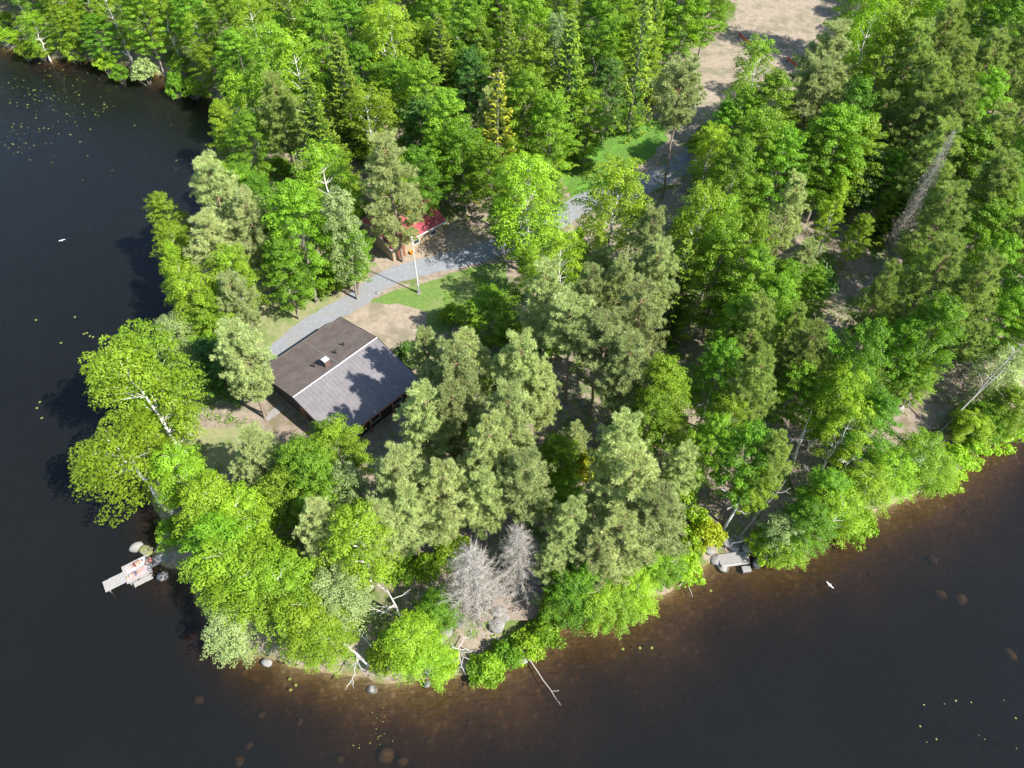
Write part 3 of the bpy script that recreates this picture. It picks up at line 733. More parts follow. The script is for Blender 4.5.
r1 = at(293.1, 397.3, G0+4.35); r2 = at(376.7, 337.9, G0+4.35)
ang = math.atan2(r2.y-r1.y, r2.x-r1.x); LEN = (r2-r1).length; W = 7.1; ZR = 4.35; ZE = 2.75
house = empty('house', (r1.x, r1.y, G0), ang)
tag(house, 'low house with a brown and lilac-grey metal gable roof beside the gravel drive', 'house')
# local frame: x along ridge 0..LEN, y>0 left (north-west) slope, y<0 right slope
ov = .55
wb = bmesh.new()
x0, x1, y0, y1 = ov, LEN-ov, -W+ov, W-ov
za = ZE+.08
def wallprism(bm, x0, x1, y0, y1, z0, zev, zrd):
    pr = [(y0, z0), (y1, z0), (y1, zev), (0, zrd), (y0, zev)]
    A = [bm.verts.new((x0, y, z)) for y, z in pr]; B = [bm.verts.new((x1, y, z)) for y, z in pr]
    bm.faces.new(A[::-1]); bm.faces.new(B)
    for i in range(5): bm.faces.new((A[i], A[(i+1) % 5], B[(i+1) % 5], B[i]))
wallprism(wb, x0, x1, y0, y1, -.2, ZE+.02, ZR-.16)
bmobj('wall', wb, M_wall, house)
def roofslab(name, mat, s, parent, L, W, ZR, ZE, th=.14, xa=0, xb=None, y0=0.):
    xb = L if xb is None else xb
    bm = bmesh.new()
    zs = ZR-(ZR-ZE)*y0/W
    P = [(s*y0, zs), (s*W, ZE), (s*W, ZE-th), (s*y0, zs-th)]
    A = [bm.verts.new((xa, y, z)) for y, z in P]; B = [bm.verts.new((xb, y, z)) for y, z in P]
    bm.faces.new(A); bm.faces.new(B[::-1])
    for i in range(4): bm.faces.new((A[i], B[i], B[(i+1) % 4], A[(i+1) % 4]))
    return bmobj(name, bm, mat, parent)
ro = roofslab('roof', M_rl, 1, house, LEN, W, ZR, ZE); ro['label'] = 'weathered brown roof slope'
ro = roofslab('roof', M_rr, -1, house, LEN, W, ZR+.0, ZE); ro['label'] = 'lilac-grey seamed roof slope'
# standing seams
bm = bmesh.new()
sl = (ZR-ZE)/W; n = int(LEN/.5)
for i in range(1, n):
    x = i*.5
    for s in (-1,):
        vs = [bm.verts.new(p) for p in ((x-.02, -.2, ZR-sl*.2+.004), (x+.02, -.2, ZR-sl*.2+.004), (x+.02, -W+.02, ZE+.008), (x-.02, -W+.02, ZE+.008),
              (x-.02, -.2, ZR-sl*.2+.018), (x+.02, -.2, ZR-sl*.2+.018), (x+.02, -W+.02, ZE+.018), (x-.02, -W+.02, ZE+.018))]
        for f in ((4, 5, 6, 7), (0, 4, 7, 3), (1, 2, 6, 5), (2, 3, 7, 6), (0, 1, 5, 4)): bm.faces.new([vs[k] for k in f])
bmobj('roof_seam', bm, M_rr, house)
# ridge cap, verge boards, gutters
bm = bmesh.new()
for s in (1, -1):
    a = [bm.verts.new(p) for p in ((-.03, 0, ZR+.07), (LEN+.03, 0, ZR+.07), (LEN+.03, s*.075, ZR+.07-.075*sl-.01), (-.03, s*.075, ZR+.07-.075*sl-.01))]; bm.faces.new(a)
rc = bmobj('ridge_cap', bm, M_trim, house)
for x in (-.05, LEN+.05):
    for s in (1, -1):
        t = Tubes(); t.add([(x, s*.1, ZR+.0), (x, s*W, ZE-.03)], .05, 4); o = link_mesh('verge_board', t.mesh('verge_board'), house, M_wall)
t = Tubes(); t.add([(-.05, W+.09, ZE-.06), (LEN-1.3, W+.09, ZE-.03)], .09, 8); link_mesh('gutter', t.mesh('gutter'), house, M_dark)
t = Tubes(); t.add([(-.05, -W-.09, ZE-.06), (LEN+.05, -W-.09, ZE-.06)], .08, 8); link_mesh('gutter', t.mesh('gutter'), house, M_brick)
# seam between old and newer sheets of the brown slope, running down from the chimney
bm = bmesh.new(); yy0, yy1 = .25, W-.02; xx = LEN*.545
vs = [bm.verts.new((xx-.1, yy0, ZR-sl*yy0+.02)), bm.verts.new((xx+.1, yy0, ZR-sl*yy0+.02)), bm.verts.new((xx+.1, yy1, ZR-sl*yy1+.02)), bm.verts.new((xx-.1, yy1, ZR-sl*yy1+.02))]
bm.faces.new(vs); bmobj('roof_joint', bm, solid('joint_grey', (.13, .12, .11), .6, .2), house)
# chimney: brick stack with zinc hood
cx, cy = LEN*.46, 1.15; zc = ZR-sl*cy
ch = boxes('chimney', [(cx-.32, cx+.32, cy-.30, cy+.30, zc-.4, zc+.85)], solid('sooty_brick', (.12, .07, .055), .9, .35, 6), house, .01)
boxes('chimney_cap', [(cx-.36, cx+.36, cy-.34, cy+.34, zc+.96, zc+1.02), (cx-.31, cx-.26, cy-.29, cy-.24, zc+.845, zc+.965), (cx+.26, cx+.31, cy-.29, cy-.24, zc+.845, zc+.965), (cx-.31, cx-.26, cy+.24, cy+.29, zc+.845, zc+.965), (cx+.26, cx+.31, cy+.24, cy+.29, zc+.845, zc+.965)], M_metal, ch)
for vx, vy in ((LEN*.375, 2.1), (LEN*.62, 1.9), (LEN*.74, .95+1.3)):
    zz = ZR-sl*vy; t = Tubes(); t.add([(vx, vy, zz-.1), (vx, vy, zz+.42)], .09, 10); t.add([(vx, vy, zz+.42), (vx, vy, zz+.5)], [.15, .13], 10); t.add([(vx, vy, zz+.5), (vx, vy, zz+.505)], [.13, .001], 10)
    link_mesh('vent_pipe', t.mesh('vent_pipe'), house, M_dark)
# gable side openings and long walls
def window(parent, x, y, z, w, h, ax):
    """ax='x': wall faces -x; ax='y-': wall faces -y; ax='y+'"""
    if ax == 'x':
        f = boxes('window', [(x-.05, x+.02, y-w/2, y+w/2, z, z+.08), (x-.05, x+.02, y-w/2, y+w/2, z+h-.08, z+h), (x-.05, x+.02, y-w/2, y-w/2+.08, z+.081, z+h-.081), (x-.05, x+.02, y+w/2-.08, y+w/2, z+.081, z+h-.081)], M_trim, parent)
        boxes('pane', [(x-.02, x-.005, y-w/2+.082, y+w/2-.082, z+.083, z+h-.083)], M_glass, f)
    else:
        s = -1 if ax == 'y-' else 1; ya, yb = sorted((y-s*.02, y+s*.05)); yc, yd = sorted((y+s*.005, y+s*.02))
        f = boxes('window', [(x-w/2, x+w/2, ya, yb, z, z+.08), (x-w/2, x+w/2, ya, yb, z+h-.08, z+h), (x-w/2, x-w/2+.08, ya, yb, z+.081, z+h-.081), (x+w/2-.08, x+w/2, ya, yb, z+.081, z+h-.081)], M_trim, parent)
        boxes('pane', [(x-w/2+.082, x+w/2-.082, yc, yd, z+.083, z+h-.083)], M_glass, f)
d_ = boxes('door', [(x0-.05, x0+.02, -.5, .5, .0, 2.1)], M_door, house, .01); boxes('handle', [(x0-.1, x0-.051, .34, .4, 1.0, 1.06)], M_metal, d_)
for x in (2.4, 5.4, 8.6): window(house, x, y0, .9, 1.4, 1.1, 'y-')
for x in (2.4, 9.0): window(house, x, y1, .9, 1.2, 1.0, 'y+')
d_ = boxes('door', [(5.4, 6.4, y1-.02, y1+.05, 0, 2.1)], M_door, house, .01); boxes('handle', [(5.5, 5.56, y1+.051, y1+.1, 1, 1.06)], M_metal, d_)
boxes('foundation', [(x0-.12, x1+.12, y0-.12, y1+.12, -.3, .12)], M_conc, house)
# terrace posts under the eave of the lake side
for x in (1.2, 4.4, 7.6, 10.6): boxes('post', [(x-.07, x+.07, -W+.08, -W+.22, -.2, ZE-.15)], M_brick, house)
# white stone slab at the west corner
p = at(275, 412, G0); sb = empty('paving_slab', (p.x, p.y, G0+.02), ang); tag(sb, 'pale concrete paving strip at the left corner of the brown-roofed house', 'paving')
boxes('slab', [(-1.4, 1.2, -.5, .45, 0, .07)], M_conc, sb, .01)

# ------------------------------------------------------------------ red-roofed shed
s0 = at(391, 250, G0+2.5); s1 = at(446.5, 220.5, G0+2.5); s2 = at(367, 213.5, G0+2.5)
ang2 = math.atan2(s1.y-s0.y, s1.x-s0.x); L2 = (s1-s0).length
e = Vector((-math.sin(ang2), math.cos(ang2), 0)); W2 = min(abs((s2-s0).dot(e)), 7.4)/2
c0 = s0+e*W2
shed = empty('shed', (c0.x, c0.y, G0), ang2); tag(shed, 'small shed with a faded crimson red roof and cream walls behind the flagpole', 'shed')
bm = bmesh.new(); ZR2, ZE2 = 3.9, 2.5
wallprism(bm, .35, L2-.35, -W2+.4, W2-.4, -.2, ZE2+.02, ZR2-.15); bmobj('wall', bm, M_cream, shed)
roofslab('roof', M_red, 1, shed, L2, W2, ZR2, ZE2, .12); roofslab('roof', M_red, -1, shed, L2, W2, ZR2, ZE2, .12)
bm = bmesh.new()
for s in (1, -1): bm.faces.new([bm.verts.new(p) for p in ((-.02, 0, ZR2+.05), (L2+.02, 0, ZR2+.05), (L2+.02, s*.18, ZR2), (-.02, s*.18, ZR2))])
bmobj('ridge_cap', bm, M_red, shed)
t = Tubes(); t.add([(-.04, -W2-.08, ZE2-.05), (L2+.04, -W2-.08, ZE2-.05)], .07, 8); link_mesh('gutter', t.mesh('gutter'), shed, M_trim)
for s in (1, -1):
    t = Tubes(); t.add([(-.04, s*.05, ZR2-.02), (-.04, s*W2, ZE2-.04)], .06, 4); link_mesh('verge_board', t.mesh('verge_board'), shed, M_trim)
d_ = boxes('door', [(1.2, 2.3, -W2+.35, -W2+.42, 0, 2.0)], M_door, shed, .01); boxes('handle', [(2.14, 2.2, -W2+.30, -W2+.349, 1, 1.06)], M_metal, d_)
for x in (4.2, 7.0):
    if x < L2-1: window(shed, x, -W2+.4, .9, 1.0, .8, 'y-')
window(shed, .35, 1.2, .9, 1.0, .8, 'x')

# ------------------------------------------------------------------ flagpole
f0 = at(419, 293, G0); fp = empty('flagpole', (f0.x, f0.y, G0)); tag(fp, 'tall white flagpole standing on the lawn at the bend of the drive', 'flagpole')
t = Tubes(); t.add([(0, 0, .25), (-.02, 0, 4.5), (-.03, 0, 9.15)], [.085, .07, .05], 10); link_mesh('pole', t.mesh('pole'), fp, M_trim)
t = Tubes(); t.add([(-.03, 0, 9.14), (-.03, 0, 9.2), (-.03, 0, 9.3), (-.03, 0, 9.36)], [.02, .11, .11, .01], 10); link_mesh('knob', t.mesh('knob'), fp, M_trim)
t = Tubes(); t.add([(.11, 0, 1.2), (.09, 0, 9.0)], .008, 4); link_mesh('halyard', t.mesh('halyard'), fp, M_trim)
boxes('base', [(-.28, .28, -.28, .28, -.1, .10), (-.14, -.095, -.1, .1, .1, 1.3), (.095, .14, -.1, .1, .1, 1.3)], M_conc, fp)

# ------------------------------------------------------------------ red rail at the clearing
def rail(u0, v0, u1, v1, label):
    a = at(u0, v0, G0); b = at(u1, v1, G0); L = (b-a).length
    r = empty('barrier_rail', (a.x, a.y, G0), math.atan2(b.y-a.y, b.x-a.x)); tag(r, label, 'barrier', 'red board barriers of the clearing')
    boxes('board', [(0, L, -.04, .04, .55, .95)], solid('red_paint', (.50, .06, .045), .5, .15), r, .01)
    k = max(2, int(L/2)+1)
    for i in range(k):
        x = .08+(L-.16)*i/(k-1); boxes('post', [(x-.06, x+.06, .045, .165, -.2, 1.0)], M_wall, r)
rail(738, 38, 759, 56, 'longer red board barrier along the edge of the sandy clearing')
rail(786, 62, 796, 70, 'short red board barrier right of the longer one beyond a leafy tree')
# orange bucket by the shed, white stone on the drive
p = at(412, 254, G0); bk = empty('bucket', (p.x, p.y, G0)); tag(bk, 'small orange bucket standing in front of the red-roofed shed', 'bucket')
t = Tubes(); t.add([(0, 0, 0), (0, 0, .55)], [.22, .30], 14); t.add([(0, 0, .55), (0, 0, .50), (0, 0, .04)], [.30, .27, .19], 14); t.add([(0, 0, .04), (0, 0, .041)], [.19, .001], 14)
link_mesh('body', t.mesh('body'), bk, solid('orange_plastic', (.75, .26, .02), .5, .1))
t = Tubes(); t.add([(.3*math.cos(w), .06, .5+.3*math.sin(w)) for w in [math.pi*i/8 for i in range(9)]], .012, 5); link_mesh('handle', t.mesh('handle'), bk, M_metal)

# ------------------------------------------------------------------ rocks
def rockmesh(seed, sub=3):
    r = random.Random(seed); bm = bmesh.new(); bmesh.ops.create_icosphere(bm, subdivisions=sub, radius=1)
    o = [Vector([r.uniform(-1, 1) for _ in range(3)]).normalized() for _ in range(9)]; k = [r.uniform(.62, .95) for _ in o]
    for v in bm.verts:
        p = v.co.copy()
        for n, d in zip(o, k):
            q = p.dot(n)
            if q > d: p -= n*(q-d)*.85
        v.co = p*(1+.04*math.sin(p.x*9+seed)*math.cos(p.y*7))
    me = bpy.data.meshes.new('boulder'); bm.to_mesh(me); bm.free()
    me.polygons.foreach_set('use_smooth', [True]*len(me.polygons)); return me
M_rock = gmat('lichen_rock', (.15, .14, .135), (.27, .26, .25), 3, .9, third=(.20, .20, .15))
M_moss = gmat('mossy_rock', (.12, .13, .04), (.21, .22, .08), 3, .9, third=(.20, .19, .15))
M_sub = gmat('brown_rock', (.12, .10, .06), (.20, .165, .10), 3, .9)
RK = [rockmesh(i) for i in range(6)]
for me in RK: me.materials.append(None)
nr = [0]
def rock(u, v, r, mat, label=None, z=None, group=None, look='pale lichen-covered boulder', sq=.6):
    p = at(u, v, 0 if z is None else z); zz = hz(p.x, p.y) if z is None else z
    p = at(u, v, zz)
    o = link_mesh('boulder', RK[nr[0] % 6]); nr[0] += 1
    o.material_slots[0].link = 'OBJECT'; o.material_slots[0].material = mat
    o.location = (p.x, p.y, zz+r*sq*.3); o.scale = (r, r*random.uniform(.7, .95), r*sq); o.rotation_euler = (random.uniform(-.2, .2), random.uniform(-.2, .2), random.uniform(0, 6.28))
    tag(o, label, 'boulder', group)
    if not label: later(o, look, u, v)
    return o
todo.clear(); random.seed(3)
rock(137, 548, .72, M_rock, 'rounded pale grey boulder in the water just above the jetty', z=-.05, sq=.7)
rock(147, 551, .85, M_moss, 'yellow-green mossy boulder touching the landward end of the jetty', z=.0, sq=.5)
rock(123, 580, .45, M_rock, 'small pale boulder at the lower outer corner of the jetty platform', z=-.15)
rock(144, 575, .65, M_rock, 'pale flat boulder under the lower edge of the jetty', z=-.15)
rock(134, 581, .5, M_rock, 'small pale boulder at the lower corner of the jetty platform', z=-.2)
rock(163, 577, .6, M_rock, 'small boulder right of the jetty in tree shade', z=-.15)
rock(267, 663, .55, M_rock, 'single white boulder at the waterline under the silver-green shore tree', z=.05)
G_ = 'pale boulders along the bottom shore'
for u, v, r in ((500, 590, .7), (522, 588, .8), (486, 606, .6), (497, 625, .9), (506, 617, .6), (536, 600, .7), (548, 596, .6), (560, 604, .8), (447, 632, .7), (458, 624, .6), (441, 640, .5), (521, 660, .9), (563, 621, .7), (535, 583, .7), (498, 612, .8), (428, 684, .5), (372, 690, .6)):
    rock(u, v, r, M_rock, group=G_)
for u, v, r in ((521, 316, .9), (530, 322, .9), (606, 325, .8), (583, 440, .6), (612, 447, .7), (583, 405, .5), (860, 245, .5), (899, 410, .6), (908, 402, .5), (940, 415, .6), (805, 470, .5), (378, 293, .3), (592, 137, .9), (665, 155, .5), (697, 525, .4)):
    rock(u, v, r, M_rock, group='pale stones lying in forest openings', look='pale forest stone')
rock(364.6, 268.5, .3, M_trim, 'small white stone on the bare earth left of the drive bend')
for u, v, r in ((716, 560, .7), (722, 566, .9), (757, 564, .8), (733, 548, .7), (765, 560, .7), (776, 556, .7), (710, 552, .6), (727, 541, .8), (748, 548, .7), (1, 1, 0)):
    if r: rock(u, v, r, M_rock, group='boulders around the stone landing', look='rough grey boulder')
for u, v, r in ((250, 746, .8), (240, 762, 1.0), (386, 756, 1.1), (402, 762, .9), (262, 715, .7), (300, 722, .6), (322, 716, .6), (430, 742, .7), (355, 735, .8), (445, 712, .7), (415, 730, .6), (470, 722, .8), (497, 716, .7), (530, 705, .6), (560, 690, .5), (635, 628, .8), (850, 556, .9), (668, 618, .7), (885, 540, .8), (940, 595, 1.2), (960, 600, 1.0), (705, 610, .8), (340, 760, 1.0), (1010, 655, 1.0), (932, 560, .8), (200, 700, .8), (870, 575, .8), (395, 725, .5), (480, 700, .6)):
    p = at(u, v, -.3); zb = max(hz(p.x, p.y), -.75)
    rock(u, v, r*random.uniform(.4, .75), M_sub, z=zb-.42, group='brown boulders lying under shallow water', look='brown boulder under water', sq=.6)

# ------------------------------------------------------------------ lily leaves
lm_, nt_, b_ = newmat('lily_leaf'); b_.inputs['Base Color'].default_value = (.17, .20, .04, 1); b_.inputs['Roughness'].default_value = .4
random.seed(12)
bm = bmesh.new(); vs = [bm.verts.new((math.cos(a)*1.0, math.sin(a)*.85, .012+.012*math.sin(3*a))) for a in [.25+(2*math.pi-.5)*i/13 for i in range(14)]]
bm.faces.new(vs+[bm.verts.new((.1, 0, .012))]); me_l = bpy.data.meshes.new('lily_leaf'); bm.to_mesh(me_l); bm.free(); me_l.materials.append(lm_)
def lily(u, v, r, lab, g):
    p = at(u, v, .01); o = link_mesh('lily_leaf', me_l, None, None, (p.x, p.y, .012)); o.scale = (r, r, 1); o.rotation_euler = (0, 0, random.uniform(0, 6))
    tag(o, lab, 'water plant', g)
LC = [(random.triangular(0, 215, 10), random.triangular(55, 185, 85)) for _ in range(26)]
for _ in range(240):
    k_ = random.choice(LC); u = random.gauss(k_[0], 16); v = random.gauss(k_[1], 9)
    if u < 0: continue
    p = at(u, v)
    if sdist(np.array([p.x]), np.array([p.y]))[0] > -1.0: continue
    lily(u, v, random.uniform(.04, .15)*random.uniform(.7, 1.3), 'tiny yellow-green lily leaf floating on the dark water of the upper left cove', 'lily leaves scattered over the cove')
for u, v in ((87, 333), (90, 336), (84, 334), (93, 337), (61, 343), (40, 402), (37, 408), (42, 418), (36, 320), (75, 317)): lily(u, v, .16, 'yellow lily leaf floating left of the big leaning birch', 'lily leaves left of the big birch')
for u, v in ((290, 679), (296, 685), (291, 690), (623, 649), (640, 648), (652, 648), (711, 591), (650, 590)): lily(u, v, .14, 'green-yellow lily leaf floating off the bottom shore', 'lily leaves off the bottom shore')
for _ in range(12): lily(random.uniform(915, 1020), random.uniform(690, 766), random.uniform(.04, .10), 'tiny pale leaf floating in the bottom right corner of the lake', 'floating leaves in the bottom right corner')
for _ in range(22):
    lily(random.gauss(375, 8), random.uniform(705, 750), random.uniform(.03, .06), 'tiny pale leaf floating in the patch below the bottom shore', 'floating leaves below the bottom shore')

# ------------------------------------------------------------------ jetty
j0 = at(104, 587, .45); j1 = at(176, 551, .45)
ja = math.atan2(j1.y-j0.y, j1.x-j0.x); JL = (j1-j0).length
jet = empty('jetty', (j0.x, j0.y, 0), ja); tag(jet, 'narrow weathered grey plank jetty with a wide pale platform at the left shore', 'jetty')
random.seed(8)
def planks(name, x0, x1, y0, y1, z, mat, pw=.16, across=True):
    bm = bmesh.new(); x = x0
    while x < x1-.02:
        a = random.uniform(-.03, .03); box_bm(bm, x, min(x+pw-.018, x1), y0+a, y1+a*.5, z-.04, z+random.uniform(-.004, .006)); x += pw
    return bmobj(name, bm, mat, jet)
planks('deck', 0, 2.0, -.62, .62, .45, M_pale, .2)
planks('deck', 2.0, 4.5, -.95, 1.15, .55, M_pale, .2)
planks('deck', 4.5, JL, -.5, .5, .50, M_wood, .17)
planks('step', 2.5, 4.3, -1.55, -1.0, .30, M_pale, .2)
boxes('beam', [(0, 1.99, -.5, -.4, .2, .40), (0, 1.99, .4, .5, .2, .40), (2.0, 4.49, -.85, -.72, .3, .505), (2.0, 4.49, .9, 1.05, .3, .505), (4.5, JL, -.42, -.32, .3, .455), (4.5, JL, .32, .42, .3, .455)], M_wood, jet)
for x, y in ((.3, -.45), (.3, .45), (2.2, -.78), (2.2, .97), (4.3, -.78), (4.3, .97), (6.2, -.37), (6.2, .37)):
    t = Tubes(); t.add([(x, y, -1.6), (x, y, .40)], .07, 8); link_mesh('post', t.mesh('post'), jet, M_wood)
# towels
def jw(x, y, z=.56): return jet.matrix_basis @ Vector((x, y, z))
jet_m = Matrix.Translation(jet.location) @ Matrix.Rotation(ja, 4, 'Z')
def jw(x, y, z=.56): return jet_m @ Vector((x, y, z))
def towel(x, y, w, l, rz, matc, lab):
    p = jw(x, y, .562); o = empty('towel', p, ja+rz); tag(o, lab, 'towel', 'towels on the jetty platform')
    bm = bmesh.new(); bmesh.ops.create_grid(bm, x_segments=10, y_segments=6, size=.5)
    for v in bm.verts: v.co = Vector((v.co.x*l, v.co.y*w, .012+.012*math.sin(v.co.x*17)*math.cos(v.co.y*13)))
    bmobj('cloth', bm, matc, o)
towel(3.25, .55, .75, 1.9, .15, solid('towel_white', (.5, .47, .47), .9, .1), 'white towel with a sunbather on the upper half of the jetty platform')
towel(3.1, -.4, .75, 1.9, .05, solid('towel_pink', (.42, .28, .30), .9, .15), 'pale pink towel with a sunbather on the middle of the jetty platform')

# ------------------------------------------------------------------ people on the jetty
def person(loc, rz, J, E_, rad, top, bottom, skin, hair, label, head):
    """one continuous skinned body; colours of clothing by separate garments sharing the skeleton"""
    root = empty('person', loc, rz); tag(root, label, 'person', 'people on the jetty')
    def grow(names, extra, mat, nm):
        idx = {n: i for i, n in enumerate(names)}
        me = bpy.data.meshes.new(nm); me.from_pydata([J[n] for n in names], [(idx[a], idx[b]) for a, b in E_ if a in idx and b in idx], [])
        o = bpy.data.objects.new(nm, me); col.objects.link(o)
        m = o.modifiers.new('s', 'SKIN'); sv = me.skin_vertices[0].data
        for n, i in idx.items(): sv[i].radius = (rad[n]+extra, rad[n]+extra)
        sv[0].use_root = True
        m2 = o.modifiers.new('u', 'SUBSURF'); m2.levels = 2; m2.render_levels = 2
        dg = bpy.context.evaluated_depsgraph_get(); em = bpy.data.meshes.new_from_object(o.evaluated_get(dg))
        bpy.data.objects.remove(o); em.materials.clear(); em.materials.append(mat)
        em.polygons.foreach_set('use_smooth', [True]*len(em.polygons))
        return link_mesh(nm, em, root)
    grow(['pelvis']+[n for n in J if n != 'pelvis'], 0, skin, 'body')
    if top: grow(['belly', 'chest', 'sh_l', 'sh_r'], .022, top, 'shirt')
    if bottom: grow(['pelvis', 'hip_l', 'hip_r', 'mid_l', 'mid_r'], .022, bottom, 'shorts')
    # head with face and hair
    hp, hr = Vector(J['head']), .105
    bm = bmesh.new(); bmesh.ops.create_uvsphere(bm, u_segments=16, v_segments=12, radius=hr)
    fwd = Vector(head).normalized()
    for v in bm.verts: v.co = v.co+hp+Vector((0, 0, .0))-fwd*.025+Vector((0, 0, .015))
    bmobj('hair', bm, hair, root, smooth=True)
    return root
skinm = solid('skin', (.36, .21, .15), .6, .05, 2, bmp=0); hairm = solid('hair_brown', (.08, .05, .03), .7, .2, 8); hairb = solid('hair_blond', (.42, .30, .15), .7, .2, 8)
E_ = [('pelvis', 'belly'), ('belly', 'chest'), ('chest', 'neck'), ('neck', 'head'), ('head', 'nose'), ('chest', 'sh_l'), ('chest', 'sh_r'), ('sh_l', 'el_l'), ('sh_r', 'el_r'), ('el_l', 'wr_l'), ('el_r', 'wr_r'),
      ('wr_l', 'ha_l'), ('wr_r', 'ha_r'), ('pelvis', 'hip_l'), ('pelvis', 'hip_r'), ('hip_l', 'mid_l'), ('hip_r', 'mid_r'), ('mid_l', 'kn_l'), ('mid_r', 'kn_r'), ('kn_l', 'an_l'), ('kn_r', 'an_r'), ('an_l', 'to_l'), ('an_r', 'to_r')]
for s_ in 'lr':
    for f_ in range(5): E_.append(('ha_'+s_, f'f{f_}_{s_}'))
rad = dict(pelvis=.125, belly=.115, chest=.135, neck=.05, head=.092, nose=.028, sh_l=.06, sh_r=.06, el_l=.042, el_r=.042, wr_l=.03, wr_r=.03, ha_l=.036, ha_r=.036, hip_l=.09, hip_r=.09, mid_l=.078, mid_r=.078, kn_l=.055, kn_r=.055, an_l=.038, an_r=.038, to_l=.032, to_r=.032)
for s_ in 'lr':
    for f_ in range(5): rad[f'f{f_}_{s_}'] = .010
def fingers(J, s, d, n):
    h = Vector(J['ha_'+s]); d = Vector(d).normalized(); n = Vector(n).normalized(); sd = d.cross(n)
    for i in range(4): J[f'f{i}_{s}'] = tuple(h+d*(.085+(.01 if i in (1, 2) else 0))+sd*(i-1.5)*.028-n*.02)
    J[f'f4_{s}'] = tuple(h+d*.03+sd*.075*(1 if s == 'l' else -1))
def lying():
    J = dict(pelvis=(0, 0, .13), belly=(.18, 0, .13), chest=(.40, 0, .14), neck=(.56, 0, .14), head=(.70, 0, .13), nose=(.70, 0, .235))
    for s, k in (('l', 1), ('r', -1)):
        J['sh_'+s] = (.46, .17*k, .12); J['el_'+s] = (.22, .32*k, .07); J['wr_'+s] = (.0, .30*k, .05); J['ha_'+s] = (-.07, .29*k, .05)
        J['hip_'+s] = (-.08, .09*k, .12); J['mid_'+s] = (-.28, .11*k, .13); J['kn_'+s] = (-.50, .12*k, .16 if k > 0 else .11); J['an_'+s] = (-.90, .12*k, .06); J['to_'+s] = (-.96, .14*k, .17)
        fingers(J, s, (-1, 0, 0), (0, 0, 1))
    return J
def sitting():
    J = dict(pelvis=(0, 0, .12), belly=(-.02, 0, .30), chest=(.0, 0, .50), neck=(.02, 0, .66), head=(.04, 0, .80), nose=(.145, 0, .79))
    for s, k in (('l', 1), ('r', -1)):
        J['sh_'+s] = (.0, .18*k, .58); J['el_'+s] = (.14, .26*k, .36); J['wr_'+s] = (.34, .16*k, .36); J['ha_'+s] = (.42, .13*k, .36)
        J['hip_'+s] = (.06, .10*k, .11); J['mid_'+s] = (.24, .13*k, .24); J['kn_'+s] = (.46, .15*k, .36); J['an_'+s] = (.62, .14*k, .06); J['to_'+s] = (.76, .15*k, .03)
        fingers(J, s, (1, 0, -.2), (0, 0, 1))
    return J
pinkm = solid('pink_shirt', (.80, .06, .16), .8, .08); whitem = solid('white_cotton', (.55, .52, .52), .8, .05); darkm = solid('dark_red_shorts', (.16, .03, .04), .8, .1); bluem = solid('blue_shorts', (.06, .08, .16), .8, .1)
person(jw(4.75, .12, .51), ja+2.9, sitting(), E_, rad, pinkm, darkm, skinm, hairm, 'person in a bright pink top sitting where jetty walkway meets platform', (1, 0, 0))
person(jw(3.3, .57, .575), ja+.15, lying(), E_, rad, None, darkm, skinm, hairm, 'person in dark red shorts lying on the white towel on the jetty platform', (0, 0, 1))
person(jw(2.95, -.4, .575), ja+.05+math.pi, lying(), E_, rad, whitem, bluem, skinm, hairb, 'person in a white shirt lying on the pale pink towel on the platform', (0, 0, 1))

# ------------------------------------------------------------------ gulls
M_gull = solid('white_feathers', (.80, .80, .80), .6, .03, 2, bmp=0); M_gwing = solid('grey_wings', (.60, .62, .64), .6, .05, 2, bmp=0); M_beak = solid('yellow_beak', (.7, .45, .05), .5, .05, bmp=0)
def gull(u, v, z, rz, label, fly):
    p = at(u, v, z); g = empty('gull', p, rz); g.scale = (.62, .62, .62); tag(g, label, 'bird')
    t = Tubes(); zb = .0 if fly else .06
    t.add([(-.30, 0, zb+.03), (-.18, 0, zb+.01), (0, 0, zb), (.13, 0, zb+.03), (.20, 0, zb+(.04 if fly else .13)), (.27, 0, zb+(.04 if fly else .15)), (.31, 0, zb+(.04 if fly else .14))], [.01, .055, .085, .065, .045, .045, .01], 10)
    link_mesh('body', t.mesh('body'), g, M_gull)
    t = Tubes(); hb = zb+(.035 if fly else .14); t.add([(.30, 0, hb), (.37, 0, hb-.01)], [.014, .003], 6); link_mesh('beak', t.mesh('beak'), g, M_beak)
    for k in (1, -1):
        bm = bmesh.new()
        if fly: Q = [(.12, .05, .03), (.16, .32, .11), (.02, .72, .06), (-.06, .70, .06), (-.02, .34, .10), (-.10, .06, .03)]
        else: Q = [(.10, .06, .10), (.04, .10, .11), (-.20, .07, .10), (-.36, .03, .09), (-.18, .02, .135), (.04, .02, .15)]
        A = [bm.verts.new((x, y*k, z_)) for x, y, z_ in Q]; B = [bm.verts.new((x, y*k, z_-.015)) for x, y, z_ in Q]
        bm.faces.new(A); bm.faces.new(B[::-1])
        for i in range(6): bm.faces.new((A[i], A[(i+1) % 6], B[(i+1) % 6], B[i]))
        bmobj('wing', bm, M_gull if fly else M_gwing, g)
gull(62, 240.5, 1.2, R(115), 'white gull gliding low over the dark water left of the forest', True)
gull(830, 585, 0.9, R(215), 'white gull flying low over the lake below the right shore', True)

